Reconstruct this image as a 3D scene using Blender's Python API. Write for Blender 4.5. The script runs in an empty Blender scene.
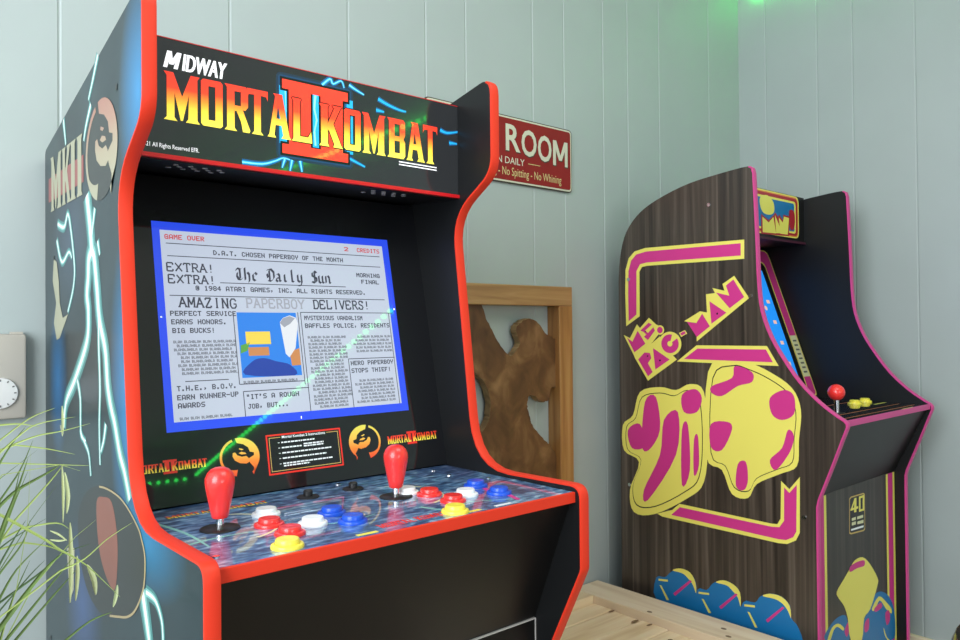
DATA={"mq_letters":[[477,2790],[906,2825],[919,2815],[1189,2829],[1212,2833],[1535,2855],[1506,2837],[1786,2862],[1780,2666],[2115,2683],[2123,2791],[2422,2734],[2527,2861],[2886,2783],[2915,2816],[3184,2832],[3207,2807],[3606,2829],[3633,2804],[3948,2809],[3969,2783],[4310,2790],[4278,2785],[4548,2795]],"mq_zs":[[482,2519],[787,2527],[4411,2510],[496,3100],[3918,3094],[4379,3081],[1059,3114]],"mq_II":[[1990,3305],[2978,3321],[1989,2347],[2977,2298],[2005,3193],[2962,3231],[2000,2446],[2963,2403],[2105,2854],[2403,2907],[2554,2934],[2871,2990]],"mq_mid":[[470,3146],[1237,3170],[496,3301],[1263,3308]],"mq_copy":[[266,2176],[846,2173],[265,2135],[3832,2444],[4516,2460],[3948,2403],[4519,2399]],"mq_bolt":[[[1439,2138],[1706,2149],[1886,2212],[1999,2267],[2098,2255]],[[2027,2271],[1984,2134]],[[2127,2259],[2097,2109]],[[2243,2262],[2271,2118]],[[2579,3350],[2703,3458],[2750,3398],[2876,3466],[2923,3377]],[[3003,3436],[3117,3388],[3248,3343]],[[3483,3331],[3655,3276],[3848,3238],[3974,3231]],[[2900,2436],[3043,2386],[3256,2316]],[[4609,3067],[4746,3043],[4966,3094]],[[4784,2893],[4943,2901]],[[3448,3165],[3585,3160]],[[2337,3098],[2395,2838],[2349,2627],[2422,2435]],[[2922,3209],[2970,3331]],[[2033,3172],[2045,2883]],[[2015,2573],[1999,2399]]],"sc_out":[[664,3686],[4352,3685],[4343,904],[670,907]],"sc_in":[[762,3568],[4240,3572],[4223,1023],[770,1026]],"sc_rules":[[833,3390],[4163,3390],[840,3221],[4152,3214],[1517,2876],[3476,2866],[831,2701],[4156,2658],[944,1540],[1517,1535],[2669,2464],[4269,2457],[1703,1361],[2678,1361],[1703,1361],[1713,1026],[3376,1752],[4208,1760],[3376,1752],[3397,1038],[2669,2464],[2700,1036],[1660,1461],[2625,1407],[4269,2457],[4249,1004],[2685,2447],[2625,1407],[1655,1574],[1660,1461]],"sc_tx":[[822,3446],[1344,3452],[3525,3450],[3592,3448],[3754,3452],[4163,3440],[1457,3262],[3475,3266],[3691,3035],[4112,3039],[3765,2935],[4082,2927],[1176,2761],[3815,2749],[819,2410],[1695,2404],[825,2291],[1554,2294],[831,2177],[1384,2176],[832,1429],[1614,1407],[827,1309],[1629,1295],[829,1204],[1171,1188],[1736,1262],[2507,1242],[1749,1129],[2338,1116],[2721,2346],[3700,2353],[2720,2235],[4179,2231],[3409,1660],[4163,1648],[3406,1546],[4103,1532]],"sc_ser":[[825,3020],[1463,3039],[833,2858],[1470,2869],[947,2527],[1732,2515],[1862,2528],[2753,2521],[2893,2522],[3872,2521],[835,3149],[961,2639]],"sc_sun":[[1749,2927],[3249,2924],[1765,3101]],"sc_blocks":[[833,2083],[1669,2069],[817,1614],[840,1107],[1546,1070],[839,1036],[1719,1529],[2551,1530],[1718,1458],[2743,2117],[3379,2120],[2731,1055],[3496,2119],[4192,2128],[3504,1840],[3444,1441],[4139,1442],[3440,1023]],"sc_pic":[[1705,2457],[2597,2458],[2588,1550],[1710,1540]],"sc_roll":[[[2331,2319],[2384,2379],[2492,2418],[2583,2385],[2608,2296],[2533,1939],[2425,1806],[2374,1861]],[[2330,2308],[2383,2374],[2491,2407],[2570,2374],[2491,2297],[2392,2242]]],"sc_blob":[[[1855,2113],[1902,2272],[2043,2362],[2181,2352],[2289,2243],[2304,2069],[2237,2070],[2081,2190],[1907,2096]],[[1970,2074],[2078,2158],[2247,2059],[2249,1865],[2151,1788],[2019,1845]],[[1751,1589],[1875,1771],[2042,1808],[2215,1759],[2425,1698],[2477,1545]],[[1726,1995],[1858,2034],[1815,1919],[1715,1880]],[[2434,1887],[2597,1937],[2599,1691],[2452,1686]]],"bz_card":[[1958,752],[3105,742],[3101,212],[1957,196]],"bz_cardtx":[[2190,686],[2855,675],[2125,618],[2680,619],[2123,551],[2473,549],[2506,524],[2818,539],[2120,481],[2931,478],[2119,407],[2847,409],[2122,332],[2933,333],[2182,289],[2573,294],[2193,716]],"bz_logo":[[3496,502],[3777,472],[3529,747]],"bz_logoL":[[1577,526],[1834,497],[1598,746]],"bz_tl":[[362,468],[1139,418],[332,425],[1149,536],[573,603],[790,597],[574,351],[775,347]],"bz_tr":[[3889,435],[4827,406],[3908,563],[4837,539],[4260,601],[4468,599],[4267,359],[4467,349]],"dk_btn":[[1377,8426],[1197,7954],[1206,7470],[966,7047],[1578,7665],[1982,7956],[1968,7457],[3272,8266],[3441,7984],[3438,7483],[3109,7032],[3772,7640],[4231,7979],[4172,7432]],"dk_joy":[[734,8195],[572,8383],[918,8066],[3057,8193],[2894,8345],[3219,8042]],"dk_sw":[[2198,8952],[2890,8983],[2106,9078],[2318,8881]],"dk_tx":[[445,9042],[1697,9064],[508,9308],[2146,7111],[3034,7111],[2295,7400]],"dk_arc":[[[498,7320],[674,7395],[877,7611],[1039,7898]],[[1964,7338],[2185,7439],[2501,7739],[2839,8236]],[[856,6768],[1027,6791]],[[253,9032],[383,8277],[382,7566]],[[156,7771],[548,7861],[1037,7843]],[[1461,7741],[1902,7515],[2357,7602]],[[2957,7528],[3131,7157],[3579,7319],[4155,7015]],[[3174,6982],[3411,6967]],[[3516,6941],[3746,6942]]],"dk_strip":[[[3224,6802],[4053,7680]]],"bolt_big":[[[10552,1342],[10491,1056],[10621,938],[10653,709],[10716,480],[10649,259],[10733,-128],[11376,-648],[11881,-981],[12025,-1345]],[[10711,1774],[10552,1342],[10472,1054],[10358,931],[10226,523],[10150,223],[10047,37],[9859,-229],[9768,-622],[9634,-875],[9470,-1073],[9272,-1398],[9091,-1579],[8895,-1861]],[[8463,-2752],[8347,-2973],[8219,-3247]]],"bolt_thin":[[[10322,1556],[10420,1341],[10490,1170]],[[10195,1130],[10096,948]],[[11232,-642],[11079,-886],[11057,-1295],[10881,-1422],[10650,-1563],[10554,-1831]],[[10150,223],[10155,-160],[10106,-688],[10143,-1146],[10112,-1634]],[[10159,3441],[10399,3188],[10617,2985]],[[10499,2906],[10752,2665],[10856,2503]],[[12000,3030],[11859,2646]],[[12381,1584],[11968,1495],[11751,1654],[11578,1425],[11375,900],[11428,644],[11590,445],[11766,284]],[[12435,1355],[12121,1009],[11698,1118],[11526,1021]],[[8335,-2730],[8034,-2740],[7840,-2891],[7797,-3116]],[[9852,-1107],[9942,-1309],[10079,-1470]],[[11078,-1284],[11006,-1382],[10799,-1413]]],"flame":[[[12635,1091],[12706,768],[12510,477],[12484,432],[12633,140],[12451,-111],[12259,-81],[11743,255],[12068,205],[12253,425],[12313,747],[12439,1032]],[[12273,-1339],[12149,-1486],[12024,-1331]],[[11863,-3024],[11402,-2926],[11464,-3509],[11694,-3706]],[[10768,-3138],[10471,-3029],[10378,-3231],[10523,-3370]]],"mkii":[[12825,2267],[12201,2244],[12139,2234],[11685,2232],[11610,2219],[11343,2203],[11244,2200],[10964,2193],[12760,2618],[12816,1851],[10981,2574],[10917,1777]],"mkband":[[13067,2435],[10832,2367],[10837,1969],[13071,2075]],"mkdrag":[[10755,2366],[9310,2098],[10005,2859],[10020,1616]],"hat":[[11188,-2428],[10807,-2087],[10157,-1893],[9439,-1870],[8990,-1943],[8582,-2098],[8456,-2201],[8340,-2371],[8377,-2674],[8592,-2946],[8874,-3139],[9295,-3273],[10147,-3442],[10821,-3280],[11182,-2839]],"loz":[[10270,-2114],[9950,-2000],[9605,-2002],[9403,-2291],[9367,-2629],[9493,-3005],[9873,-2923],[10184,-2628]],"glow":[[[8905,3476],[8442,3115],[8383,2351],[9232,1968],[9637,2397]],[[10095,1009],[9164,1044],[8959,-983],[9428,-1023],[9838,24]],[[8472,-2162],[6803,-2112],[6758,-2395],[8214,-2781]],[[12920,-38],[11654,-176],[11899,-954],[12930,-946]],[[11406,-3292],[10379,-3357],[10386,-3920],[11251,-4188]]],"mkholes":[[9358,2839],[12635,1106],[12901,-4596]],"p_s1y":[[12532,28],[12552,913],[12536,1502],[12427,1802],[12240,1963],[11910,2025],[9161,1983],[9168,1543],[11839,1566],[12010,1545],[12090,1428],[12098,282]],"p_s1m":[[12449,158],[12455,909],[12439,1463],[12347,1737],[12186,1881],[11872,1932],[9249,1906],[9253,1624],[11853,1650],[12071,1620],[12184,1447],[12199,329]],"p_logoy":[[[12617,-201],[12415,-279],[12187,77],[12094,-20],[11811,239],[11593,65],[11481,20],[11513,-169],[11751,-423],[12263,-796],[12301,-719]],[[12263,-796],[11864,-1366],[10994,-804],[11122,-695],[11484,-232],[11751,-423]],[[10781,136],[10440,89],[10432,-356],[9057,642],[9423,1169],[9726,994],[9677,834],[9990,912],[9925,791],[10165,771],[10144,336],[10333,370]],[[10927,-151],[10756,-78],[10694,-163],[10864,-249]]],"p_C":[[11191,-417],[10867,-415],[11187,-119]],"p_dot":[[11482,-75],[11378,-75]],"p_logom":[[[12512,-266],[12336,-376],[12166,-91],[11928,-424],[12276,-648]],[[12079,-85],[11821,111],[11722,66],[11931,-85],[11847,-149],[11677,-4],[11633,-87],[11850,-328],[11972,-245],[11894,-188],[11978,-124]],[[12160,-832],[11962,-648],[11793,-658],[11749,-784],[11858,-920],[11715,-1138],[11855,-1251]],[[11699,-530],[11204,-809],[11631,-1072]],[[10697,123],[10440,83],[10273,309],[10069,8],[10431,-248]],[[10074,602],[9632,319],[10028,67]],[[9899,802],[9550,712],[9636,954],[9443,1084],[9180,669],[9548,422]],[[10892,-157],[10770,-102],[10729,-157],[10850,-218]]],"p_logod":[[[11886,-730],[11847,-710],[11840,-748],[11879,-762]],[[11522,-829],[11477,-809],[11463,-847],[11508,-867]],[[9899,313],[9859,330],[9847,288],[9886,277]],[[11939,-98],[11908,-86],[11901,-117],[11932,-124]]],"p_s2y":[[10994,-853],[10441,-448],[8646,-444],[8379,-882]],"p_s2m":[[10794,-786],[10414,-525],[8670,-523],[8510,-804]],"p_s3y":[[11635,-4702],[11180,-4529],[10969,-4343],[8587,-4385],[8459,-4370],[8382,-4236],[8360,-3403],[8174,-3556],[7936,-3261],[7953,-4464],[8042,-4646],[8240,-4763],[8440,-4785],[11472,-4749]],"p_s3m":[[11213,-4659],[10958,-4426],[8587,-4453],[8410,-4428],[8303,-4269],[8292,-3536],[8175,-3642],[8006,-3436],[8030,-4455],[8100,-4587],[8264,-4682],[8439,-4698]],"p_bigy":[[[12117,-1667],[11502,-1507],[11033,-1556],[10634,-1389],[10252,-1561],[10160,-2696],[10282,-3710],[10728,-4164],[11697,-4723],[12349,-4788],[12470,-4237],[12173,-3472],[12650,-3218],[12674,-2565],[12347,-2277]],[[10137,-1079],[9557,-733],[9108,-814],[8583,-1022],[8084,-1351],[7891,-1814],[7944,-2465],[7996,-3032],[8383,-3258],[8928,-3558],[9151,-3909],[9550,-3881],[9800,-3360],[10219,-3059]]],"p_bigm":[[[11964,-1914],[11626,-1765],[11517,-2587],[11858,-3127],[12073,-3024]],[[12513,-2681],[12128,-2491],[11980,-3039],[12390,-3136]],[[11394,-2326],[10983,-2094],[11055,-3159],[11906,-4405],[12026,-4169],[11526,-3215]],[[10863,-1669],[10497,-1503],[10308,-1708],[10449,-2053],[10812,-2081]],[[10875,-2526],[10703,-2389],[10663,-3475],[10893,-3873]],[[10541,-2736],[10430,-2628],[10412,-3322],[10553,-3581]],[[10035,-1407],[9513,-1195],[9433,-915],[9013,-1038],[9017,-1264],[9364,-1373],[9776,-1628],[10038,-1573]],[[8591,-1600],[8265,-1404],[8042,-1522],[8047,-1913],[8320,-2066],[8550,-1952]],[[10074,-2309],[9629,-2223],[9530,-2399],[9793,-2892],[10082,-2854]],[[9372,-1925],[9219,-1731],[9173,-1956],[9299,-2103]],[[8928,-1847],[8735,-1743],[8690,-1918],[8883,-2068]],[[8187,-2272],[8054,-2390],[8149,-2747],[8474,-3182],[8611,-2978],[8329,-2680]],[[9389,-3167],[9189,-3096],[9145,-3499],[9247,-3742],[9446,-3680]]],"p_blub":[[[11679,-6318],[11419,-6247],[11245,-6078],[10979,-5926],[10697,-5961],[10538,-6164],[10528,-6422],[10572,-6953],[11676,-6883]],[[10495,-6325],[10245,-6270],[10065,-6060],[9801,-5929],[9546,-5963],[9380,-6109],[9365,-6505],[9392,-6969],[10503,-6934]],[[9308,-6311],[9013,-6241],[8891,-6078],[8652,-5946],[8382,-5946],[8195,-6097],[8169,-6360],[8016,-6514],[8003,-6922],[9308,-6907]]],"p_bluy":[[[11196,-6025],[10979,-5926],[10697,-5957],[10548,-6166],[10533,-6423],[10618,-6244],[10746,-6122],[10909,-6032]],[[11609,-6330],[11331,-6288],[11332,-6338],[11609,-6381]],[[11581,-6482],[11531,-6478],[11304,-6785],[11377,-6804]],[[12176,-5989],[12171,-5992],[12171,-5988]],[[9998,-6028],[9801,-5929],[9546,-5963],[9380,-6109],[9368,-6430],[9436,-6238],[9569,-6119],[9716,-6029]],[[10463,-6365],[10179,-6325],[10180,-6372],[10464,-6413]],[[10384,-6512],[10329,-6510],[10128,-6783],[10199,-6803]],[[12176,-5989],[12171,-5992],[12171,-5988]],[[8831,-6047],[8652,-5950],[8382,-5950],[8203,-6099],[8177,-6362],[8242,-6218],[8365,-6095],[8537,-6038]],[[9276,-6348],[9014,-6305],[9015,-6354],[9276,-6397]],[[9200,-6498],[9146,-6495],[8961,-6788],[9021,-6805]]],"p_blum":[[[11180,-6588],[10700,-6143],[10644,-6162],[11123,-6635]],[[9918,-6578],[9485,-6155],[9435,-6173],[9867,-6622]],[[8759,-6562],[8366,-6160],[8321,-6177],[8712,-6605]],[[12176,-5989],[12171,-5988],[12171,-5992]]],"p_screws":[[10055,2889],[9026,686],[12426,1247],[12468,-4094],[7847,-4115]],"pm_out":[[2072,3572],[2876,3609],[4276,3615],[4529,3565],[4636,3424],[4620,2572],[4497,2432],[4223,2404],[2042,2366]],"pm_red":[[2070,3507],[2875,3551],[4211,3552],[4436,3503],[4543,3392],[4519,2586],[4406,2478],[4179,2452],[2043,2406]],"pm_yel":[[2069,3439],[2873,3476],[4119,3486],[4325,3448],[4414,3357],[4392,2598],[4299,2521],[4136,2500],[2044,2446]],"pm_blu":[[2067,3358],[3245,3351],[4359,3352],[4349,3018],[3533,2952],[3237,3049],[2058,2996]],"pm_let":[[[2611,2859],[2936,2732],[3191,2899],[3332,2473],[2617,2451]],[[3277,2961],[3694,2501],[3332,2481]],[[3489,2914],[3702,2798],[3777,2965],[4059,2948],[3975,2488],[3564,2482]]],"pm_letr":[[[2548,2922],[2937,2794],[3235,2966],[3296,3034],[3447,2923],[3517,2992],[3704,2861],[3743,3013],[4114,2996],[4045,2451],[2535,2404]]],"pm_spot":[[[2503,3345],[2872,3447],[3202,3296],[3237,3049],[3025,2946],[2695,2956],[2520,3103]],[[4064,3129],[4317,3175],[4403,2988],[4339,2680],[4123,2662]]],"pb_y":[[4484,4356],[4799,4353],[5017,4193],[4853,-136],[4555,-537],[4257,-94],[4186,3794]],"pb_m":[[[4481,4261],[4721,4277],[4873,4128],[4772,1800],[4408,1782],[4453,3924],[4287,3954]],[[4512,672],[4800,659],[4752,-129],[4505,-463],[4440,-247]]],"pb_sc":[[3773,3622],[3943,3365],[4133,548],[4033,201],[2840,276]],"pb_txt":[[[4510,1655],[4700,1675],[4753,697],[4522,686]]],"pd_ctl":[[1340,7675],[3777,8316],[4432,8329]],"pd_lines":[[[1613,7708],[2031,6960]],[[2919,8224],[3101,7015]],[[4601,8455],[5159,8048]],[[4180,7834],[4742,7413]],[[2662,6992],[3220,6989]],[[4696,9644],[5233,9412]]],"pd_bolt":[[5023,7703]],"pf_badge":[[2212,-4051],[2299,-4017],[3006,-4035],[3087,-4073],[3075,-4918],[3001,-4949],[2269,-4895],[2185,-4858]],"pf_40":[[[2470,-4091],[2602,-4085],[2590,-4423],[2459,-4416]],[[2264,-4296],[2701,-4301],[2699,-4356],[2262,-4347]],[[2290,-4300],[2488,-4093],[2548,-4121],[2367,-4306]],[[2744,-4085],[3005,-4087],[3030,-4140],[2742,-4137]],[[2744,-4085],[2833,-4091],[2821,-4443],[2731,-4443]],[[2960,-4080],[3050,-4094],[3037,-4445],[2947,-4445]],[[2733,-4395],[3039,-4408],[3037,-4460],[2731,-4447]]],"pf_btx":[[[2325,-4526],[2551,-4535],[2549,-4601],[2323,-4591]],[[2630,-4541],[2970,-4554],[2968,-4621],[2628,-4607]],[[2322,-4627],[2548,-4638],[2545,-4711],[2319,-4700]],[[2635,-4660],[2984,-4676],[2981,-4751],[2633,-4726]]],"pf_btl":[[[2282,-4774],[2988,-4808],[2986,-4857],[2281,-4817]]],"pf_str":[[889,-3932],[1005,-3951],[4437,-4100],[4608,-4124],[4608,-4124],[4832,-4157],[4832,-4157],[4998,-4181],[607,-3888]],"pf_y":[[[1471,-6041],[1848,-5843],[2192,-5666],[2455,-5540],[2898,-5557],[3302,-5792],[3758,-6235],[3751,-6425],[3308,-6891],[2937,-7021],[2785,-7501],[2178,-7332],[2026,-6785],[1827,-6448],[1547,-6201]]],"pf_m":[[[2193,-5630],[2585,-5603],[2985,-5650],[2981,-5780],[2579,-5750],[2188,-5756]],[[2136,-6053],[2289,-6088],[2233,-6221],[2086,-6277]],[[2746,-6064],[3015,-6087],[3082,-6271],[2875,-6205]],[[3183,-6520],[3350,-6522],[3268,-6729],[3099,-6801]]],"pf_b":[[[848,-6963],[1050,-6741],[1452,-6637],[1862,-6671],[2024,-6857],[2093,-7309]],[[2785,-7501],[2843,-7109],[3262,-6879],[3457,-6662],[3840,-6600],[4325,-6773],[4667,-7073],[4810,-7387],[4844,-7834],[4580,-8000]]],"pf_by":[[[963,-6995],[1206,-6783],[1528,-6780],[1811,-6944],[1767,-7004],[1485,-6840],[1283,-6873],[1119,-7038]],[[3401,-6914],[3836,-6715],[4317,-6987],[4611,-7217],[4606,-7335],[4262,-7130],[3881,-6822],[3586,-6998]],[[4097,-7555],[4284,-7839],[4480,-7972],[4331,-7931],[4140,-7722]]],"pf_bm":[[[1850,-7026],[2066,-6868],[2145,-7033],[1970,-7202]],[[2978,-7144],[3209,-7092],[3199,-7353],[2970,-7366]],[[3541,-6949],[3926,-6891],[4019,-7030],[3632,-7048]],[[4208,-7233],[4459,-7218],[4500,-7465],[4295,-7549]],[[2531,-7137],[2752,-7159],[2740,-7489],[2565,-7440]]],"slab":[[10267,690],[11130,435],[11411,240],[11694,-221],[12044,-596],[12236,-601],[12448,-357],[12341,-70],[12442,126],[12729,225],[13021,179],[13433,-172],[13807,-289],[13970,-320],[13953,-1450],[13547,-1474],[13437,-1763],[13175,-1800],[12831,-1614],[12716,-1714],[12701,-1920],[12859,-2340],[13201,-2691],[13526,-2955],[13815,-3407],[13922,-3561],[13903,-4869],[10009,-4195],[10437,-3114],[11232,-2364],[11487,-1958],[11425,-1438],[11058,-992],[10464,-650]],"frame_px":[[10783,987],[14296,1058],[14263,-3889],[13808,-177],[10799,449],[13818,480]],"sign":[[12130,5083],[14549,5132],[14563,3531],[11791,3460]],"sign_tx":[[12221,4288],[14329,4126],[12249,4906],[14398,4764],[12176,3944],[12839,3988],[12188,4088],[11972,3629],[14148,3661],[11999,3800],[12946,4052],[13391,4046]],"thermo":[[1919,29],[2273,-5],[2271,-1309],[1917,-1310],[1892,-873],[2146,-888],[1893,-662]],"gb0":[2727,3674],"gb1":[5500,4203],"gb2":[7972,4674],"gb3":[9932,5048],"gb4":[10034,5067],"gb5":[11077,5266],"gb6":[13234,5678],"gb7":[14371,5894],"gb8":[15920,6190],"gb9":[16977,6391],"gb10":[18446,6672],"gb11":[21054,7169],"gr0":[12398,7287],"gr1":[10726,6892],"gr2":[9672,6643],"gr3":[7979,6243],"gr4":[8063,-2918],"glow_pt":[12660,10811],"bb":[[8323,-8584],[7681,-8596]]}
BLADES=[[[[0.1209,0.8425,-0.1631],[0.1348,0.8425,-0.1509],[0.1603,0.8425,-0.138],[0.1717,0.8425,-0.1313]],0.0039,0],[[[0.1211,0.8186,-0.1729],[0.131,0.8186,-0.1467],[0.14,0.8186,-0.1179]],0.0038,0],[[[0.1313,0.8713,-0.1844],[0.1377,0.8713,-0.1667],[0.149,0.8713,-0.1385]],0.0025,0],[[[0.1189,0.8279,-0.1203],[0.1277,0.8279,-0.1054],[0.14,0.8279,-0.0887]],0.0024,0],[[[0.1166,0.812,-0.1093],[0.1316,0.812,-0.0954],[0.1467,0.812,-0.086],[0.1785,0.812,-0.0819]],0.0019,1],[[[0.1252,0.8723,-0.1156],[0.1397,0.8723,-0.1097],[0.1576,0.8723,-0.1041],[0.1797,0.8723,-0.1015],[0.206,0.8723,-0.096]],0.002,1],[[[0.1385,0.9652,-0.1584],[0.1743,0.9652,-0.1309]],0.0023,0],[[[0.1492,0.9441,-0.201],[0.1814,0.9441,-0.1653],[0.1962,0.9441,-0.1466]],0.0028,1],[[[0.1631,0.9377,-0.2022],[0.1871,0.9377,-0.169]],0.0022,0],[[[0.1435,0.8399,-0.1807],[0.1462,0.8399,-0.1087]],0.0015,1],[[[0.1287,0.8966,-0.1313],[0.179,0.8966,-0.1392],[0.2116,0.8966,-0.1442]],0.0017,1],[[[0.1344,0.8498,-0.1086],[0.1617,0.8498,-0.1153],[0.1868,0.8498,-0.1237]],0.0018,1],[[[0.1694,0.8311,-0.1295],[0.1876,0.8311,-0.138]],0.0015,1],[[[0.1174,0.8191,-0.2704],[0.1366,0.8191,-0.2456],[0.1557,0.8191,-0.2235],[0.1685,0.8191,-0.2136]],0.0057,0],[[[0.1247,0.8386,-0.2903],[0.1512,0.8386,-0.2596],[0.1822,0.8386,-0.2243]],0.0039,0],[[[0.1526,0.9669,-0.3371],[0.1837,0.9669,-0.3037],[0.2161,0.9669,-0.2707]],0.0039,0],[[[0.1361,0.9492,-0.2869],[0.1784,0.9492,-0.2608],[0.1952,0.9492,-0.2475],[0.2238,0.9492,-0.242]],0.0028,2],[[[0.1355,0.9452,-0.2804],[0.1511,0.9452,-0.2539],[0.1797,0.9452,-0.227]],0.0033,0],[[[0.1354,0.9441,-0.2542],[0.1561,0.9441,-0.2264],[0.1632,0.9441,-0.2034]],0.0028,0],[[[0.1197,0.8348,-0.2159],[0.1319,0.8348,-0.1938],[0.141,0.8348,-0.1793]],0.0024,2],[[[0.1227,0.8558,-0.2069],[0.1352,0.8558,-0.1987],[0.1627,0.8558,-0.1849]],0.002,2],[[[0.1193,0.8318,-0.1703],[0.1388,0.8318,-0.1859],[0.1581,0.8318,-0.2019],[0.1693,0.8318,-0.2128],[0.1924,0.8318,-0.2323],[0.224,0.8318,-0.2715]],0.0029,1],[[[0.1555,0.9317,-0.2078],[0.1858,0.9317,-0.2082],[0.1986,0.9317,-0.217]],0.0024,1],[[[0.1573,0.9538,-0.2286],[0.1813,0.9538,-0.2371],[0.1962,0.9538,-0.2467]],0.0024,1],[[[0.1801,0.8611,-0.3123],[0.2028,0.8611,-0.2989],[0.224,0.8611,-0.295]],0.003,0],[[[0.1603,0.7875,-0.2205],[0.1805,0.7875,-0.2139],[0.2006,0.7875,-0.1989],[0.2243,0.7875,-0.1867]],0.0017,1],[[[0.1996,0.9091,-0.2214],[0.22,0.9091,-0.2066]],0.0019,1],[[[0.1321,0.9209,-0.2092],[0.1374,0.9209,-0.1947],[0.1447,0.9209,-0.1698],[0.1501,0.9209,-0.1444]],0.0032,0],[[[0.1277,0.8911,-0.3071],[0.1381,0.8911,-0.2698],[0.154,0.8911,-0.2328]],0.0031,0],[[[0.1194,0.832,-0.1564],[0.1356,0.832,-0.1305],[0.1465,0.832,-0.1031]],0.0024,0],[[[0.1271,0.8852,-0.1068],[0.1532,0.8852,-0.087],[0.1759,0.8852,-0.0786]],0.0019,1],[[[0.1172,0.8161,-0.0847],[0.1331,0.8161,-0.0851],[0.1495,0.8161,-0.0894]],0.0019,1],[[[0.1388,0.9682,-0.3013],[0.1673,0.9682,-0.2696],[0.182,0.9682,-0.256]],0.0023,2]]
SPEARS=[[[[0.1946,0.95,-0.1485],[0.1955,0.95,-0.1765],[0.1955,0.95,-0.2122]],0.0033],[[[0.1974,0.95,-0.1566],[0.2,0.95,-0.1828],[0.1991,0.95,-0.2028]],0.005],[[[0.1948,0.95,-0.0821],[0.1952,0.95,-0.0982],[0.1952,0.95,-0.1161]],0.0033],[[[0.2025,0.95,-0.2135],[0.2029,0.95,-0.2561],[0.2023,0.95,-0.303]],0.0055],[[[0.2095,0.95,-0.2519],[0.2095,0.95,-0.2744],[0.2079,0.95,-0.3021]],0.005],[[[0.2153,0.9305,-0.2587],[0.2213,0.9305,-0.2756],[0.2241,0.9305,-0.2941]],0.0066],[[[0.2241,0.8462,-0.2619],[0.2221,0.8462,-0.2738],[0.2201,0.8462,-0.2837]],0.0044],[[[0.1826,0.95,-0.2188],[0.1914,0.95,-0.2249],[0.1994,0.95,-0.2331]],0.0022],[[[0.1826,0.95,-0.2288],[0.1914,0.95,-0.2316],[0.1994,0.95,-0.2319]],0.0022]]
import bpy, bmesh, math, random
from mathutils import Vector, Matrix
random.seed(7)
S=bpy.context.scene; C=S.collection
H=1.09            # camera height above the floor; z values measured from the eye get +H
XL=0.2503; W=0.51; T=0.0145; PXL=1.5774; PR=0.01452
D={k:v for k,v in DATA.items()}
def dm(v):        # 0.1 mm integers -> metres
    if isinstance(v[0],(int,float)): return (v[0]/1e4,v[1]/1e4)
    return [dm(q) for q in v]
D={k:dm(v) for k,v in D.items()}

# ------------------------------------------------------------------ materials
MATS={}
def nt(name):
    m=bpy.data.materials.new(name); m.use_nodes=True
    b=m.node_tree.nodes['Principled BSDF']; MATS[name]=m
    return m,m.node_tree.nodes,m.node_tree.links,b
def mat(name,col,rough=.45,metal=0.,emit=None,es=1.,coat=0.,spec=.5,noise=0.,nscale=20.,bump=0.,stretch=(1,1,1),col2=None,cr=.012):
    m,N,L,b=nt(name)
    b.inputs['Base Color'].default_value=(*col,1); b.inputs['Roughness'].default_value=rough
    b.inputs['Metallic'].default_value=metal; b.inputs['Specular IOR Level'].default_value=spec
    b.inputs['Coat Weight'].default_value=coat; b.inputs['Coat Roughness'].default_value=.02
    if emit: b.inputs['Emission Color'].default_value=(*emit,1); b.inputs['Emission Strength'].default_value=es
    tc=N.new('ShaderNodeTexCoord'); mp=N.new('ShaderNodeMapping'); mp.inputs['Scale'].default_value=stretch
    no=N.new('ShaderNodeTexNoise'); no.inputs['Scale'].default_value=nscale; no.inputs['Detail'].default_value=5
    L.new(tc.outputs['Object'],mp.inputs['Vector']); L.new(mp.outputs['Vector'],no.inputs['Vector'])
    if noise or col2:
        r=N.new('ShaderNodeValToRGB'); c2=col2 or tuple(c*(1-noise) for c in col)
        r.color_ramp.elements[0].position=.3; r.color_ramp.elements[1].position=.7
        r.color_ramp.elements[0].color=(*c2,1); r.color_ramp.elements[1].color=(*col,1)
        L.new(no.outputs['Fac'],r.inputs['Fac']); L.new(r.outputs['Color'],b.inputs['Base Color'])
    if bump:
        bp=N.new('ShaderNodeBump'); bp.inputs['Strength'].default_value=bump; bp.inputs['Distance'].default_value=.002
        L.new(no.outputs['Fac'],bp.inputs['Height']); L.new(bp.outputs['Normal'],b.inputs['Normal'])
    return m
def ramp(N,stops):
    r=N.new('ShaderNodeValToRGB'); e=r.color_ramp.elements
    while len(e)<len(stops): e.new(.5)
    for k,(p,c) in enumerate(stops): e[k].position=p; e[k].color=(*c,1)
    return r
def gradmat(name,stops,axis='Z',emit=0.,rough=.3,coat=.5):
    m,N,L,b=nt(name); tc=N.new('ShaderNodeTexCoord'); sp=N.new('ShaderNodeSeparateXYZ'); r=ramp(N,stops)
    L.new(tc.outputs['Generated'],sp.inputs[0]); L.new(sp.outputs[axis],r.inputs['Fac']); L.new(r.outputs['Color'],b.inputs['Base Color'])
    b.inputs['Roughness'].default_value=rough; b.inputs['Coat Weight'].default_value=coat; b.inputs['Coat Roughness'].default_value=.02
    if emit: L.new(r.outputs['Color'],b.inputs['Emission Color']); b.inputs['Emission Strength'].default_value=emit
    return m
FIRE=[(0,(1,.85,.10)),(.28,(1,.72,.06)),(.50,(1,.30,.03)),(.68,(.95,.06,.02)),(1,(.90,.04,.02))]
gradmat('fire_lit',FIRE,'Z',.55); gradmat('fire_print',FIRE,'Z',0.); gradmat('fire_flat',FIRE,'Y',0.)
gradmat('dragon_print',[(0,(.85,.05,.02)),(.35,(.95,.25,.03)),(.65,(.95,.55,.08)),(1,(.80,.72,.10))],'Z')
gradmat('dragon_pale',[(0,(.38,.36,.23)),(.45,(.39,.31,.19)),(.75,(.40,.19,.12)),(1,(.38,.14,.09))],'Z')
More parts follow.
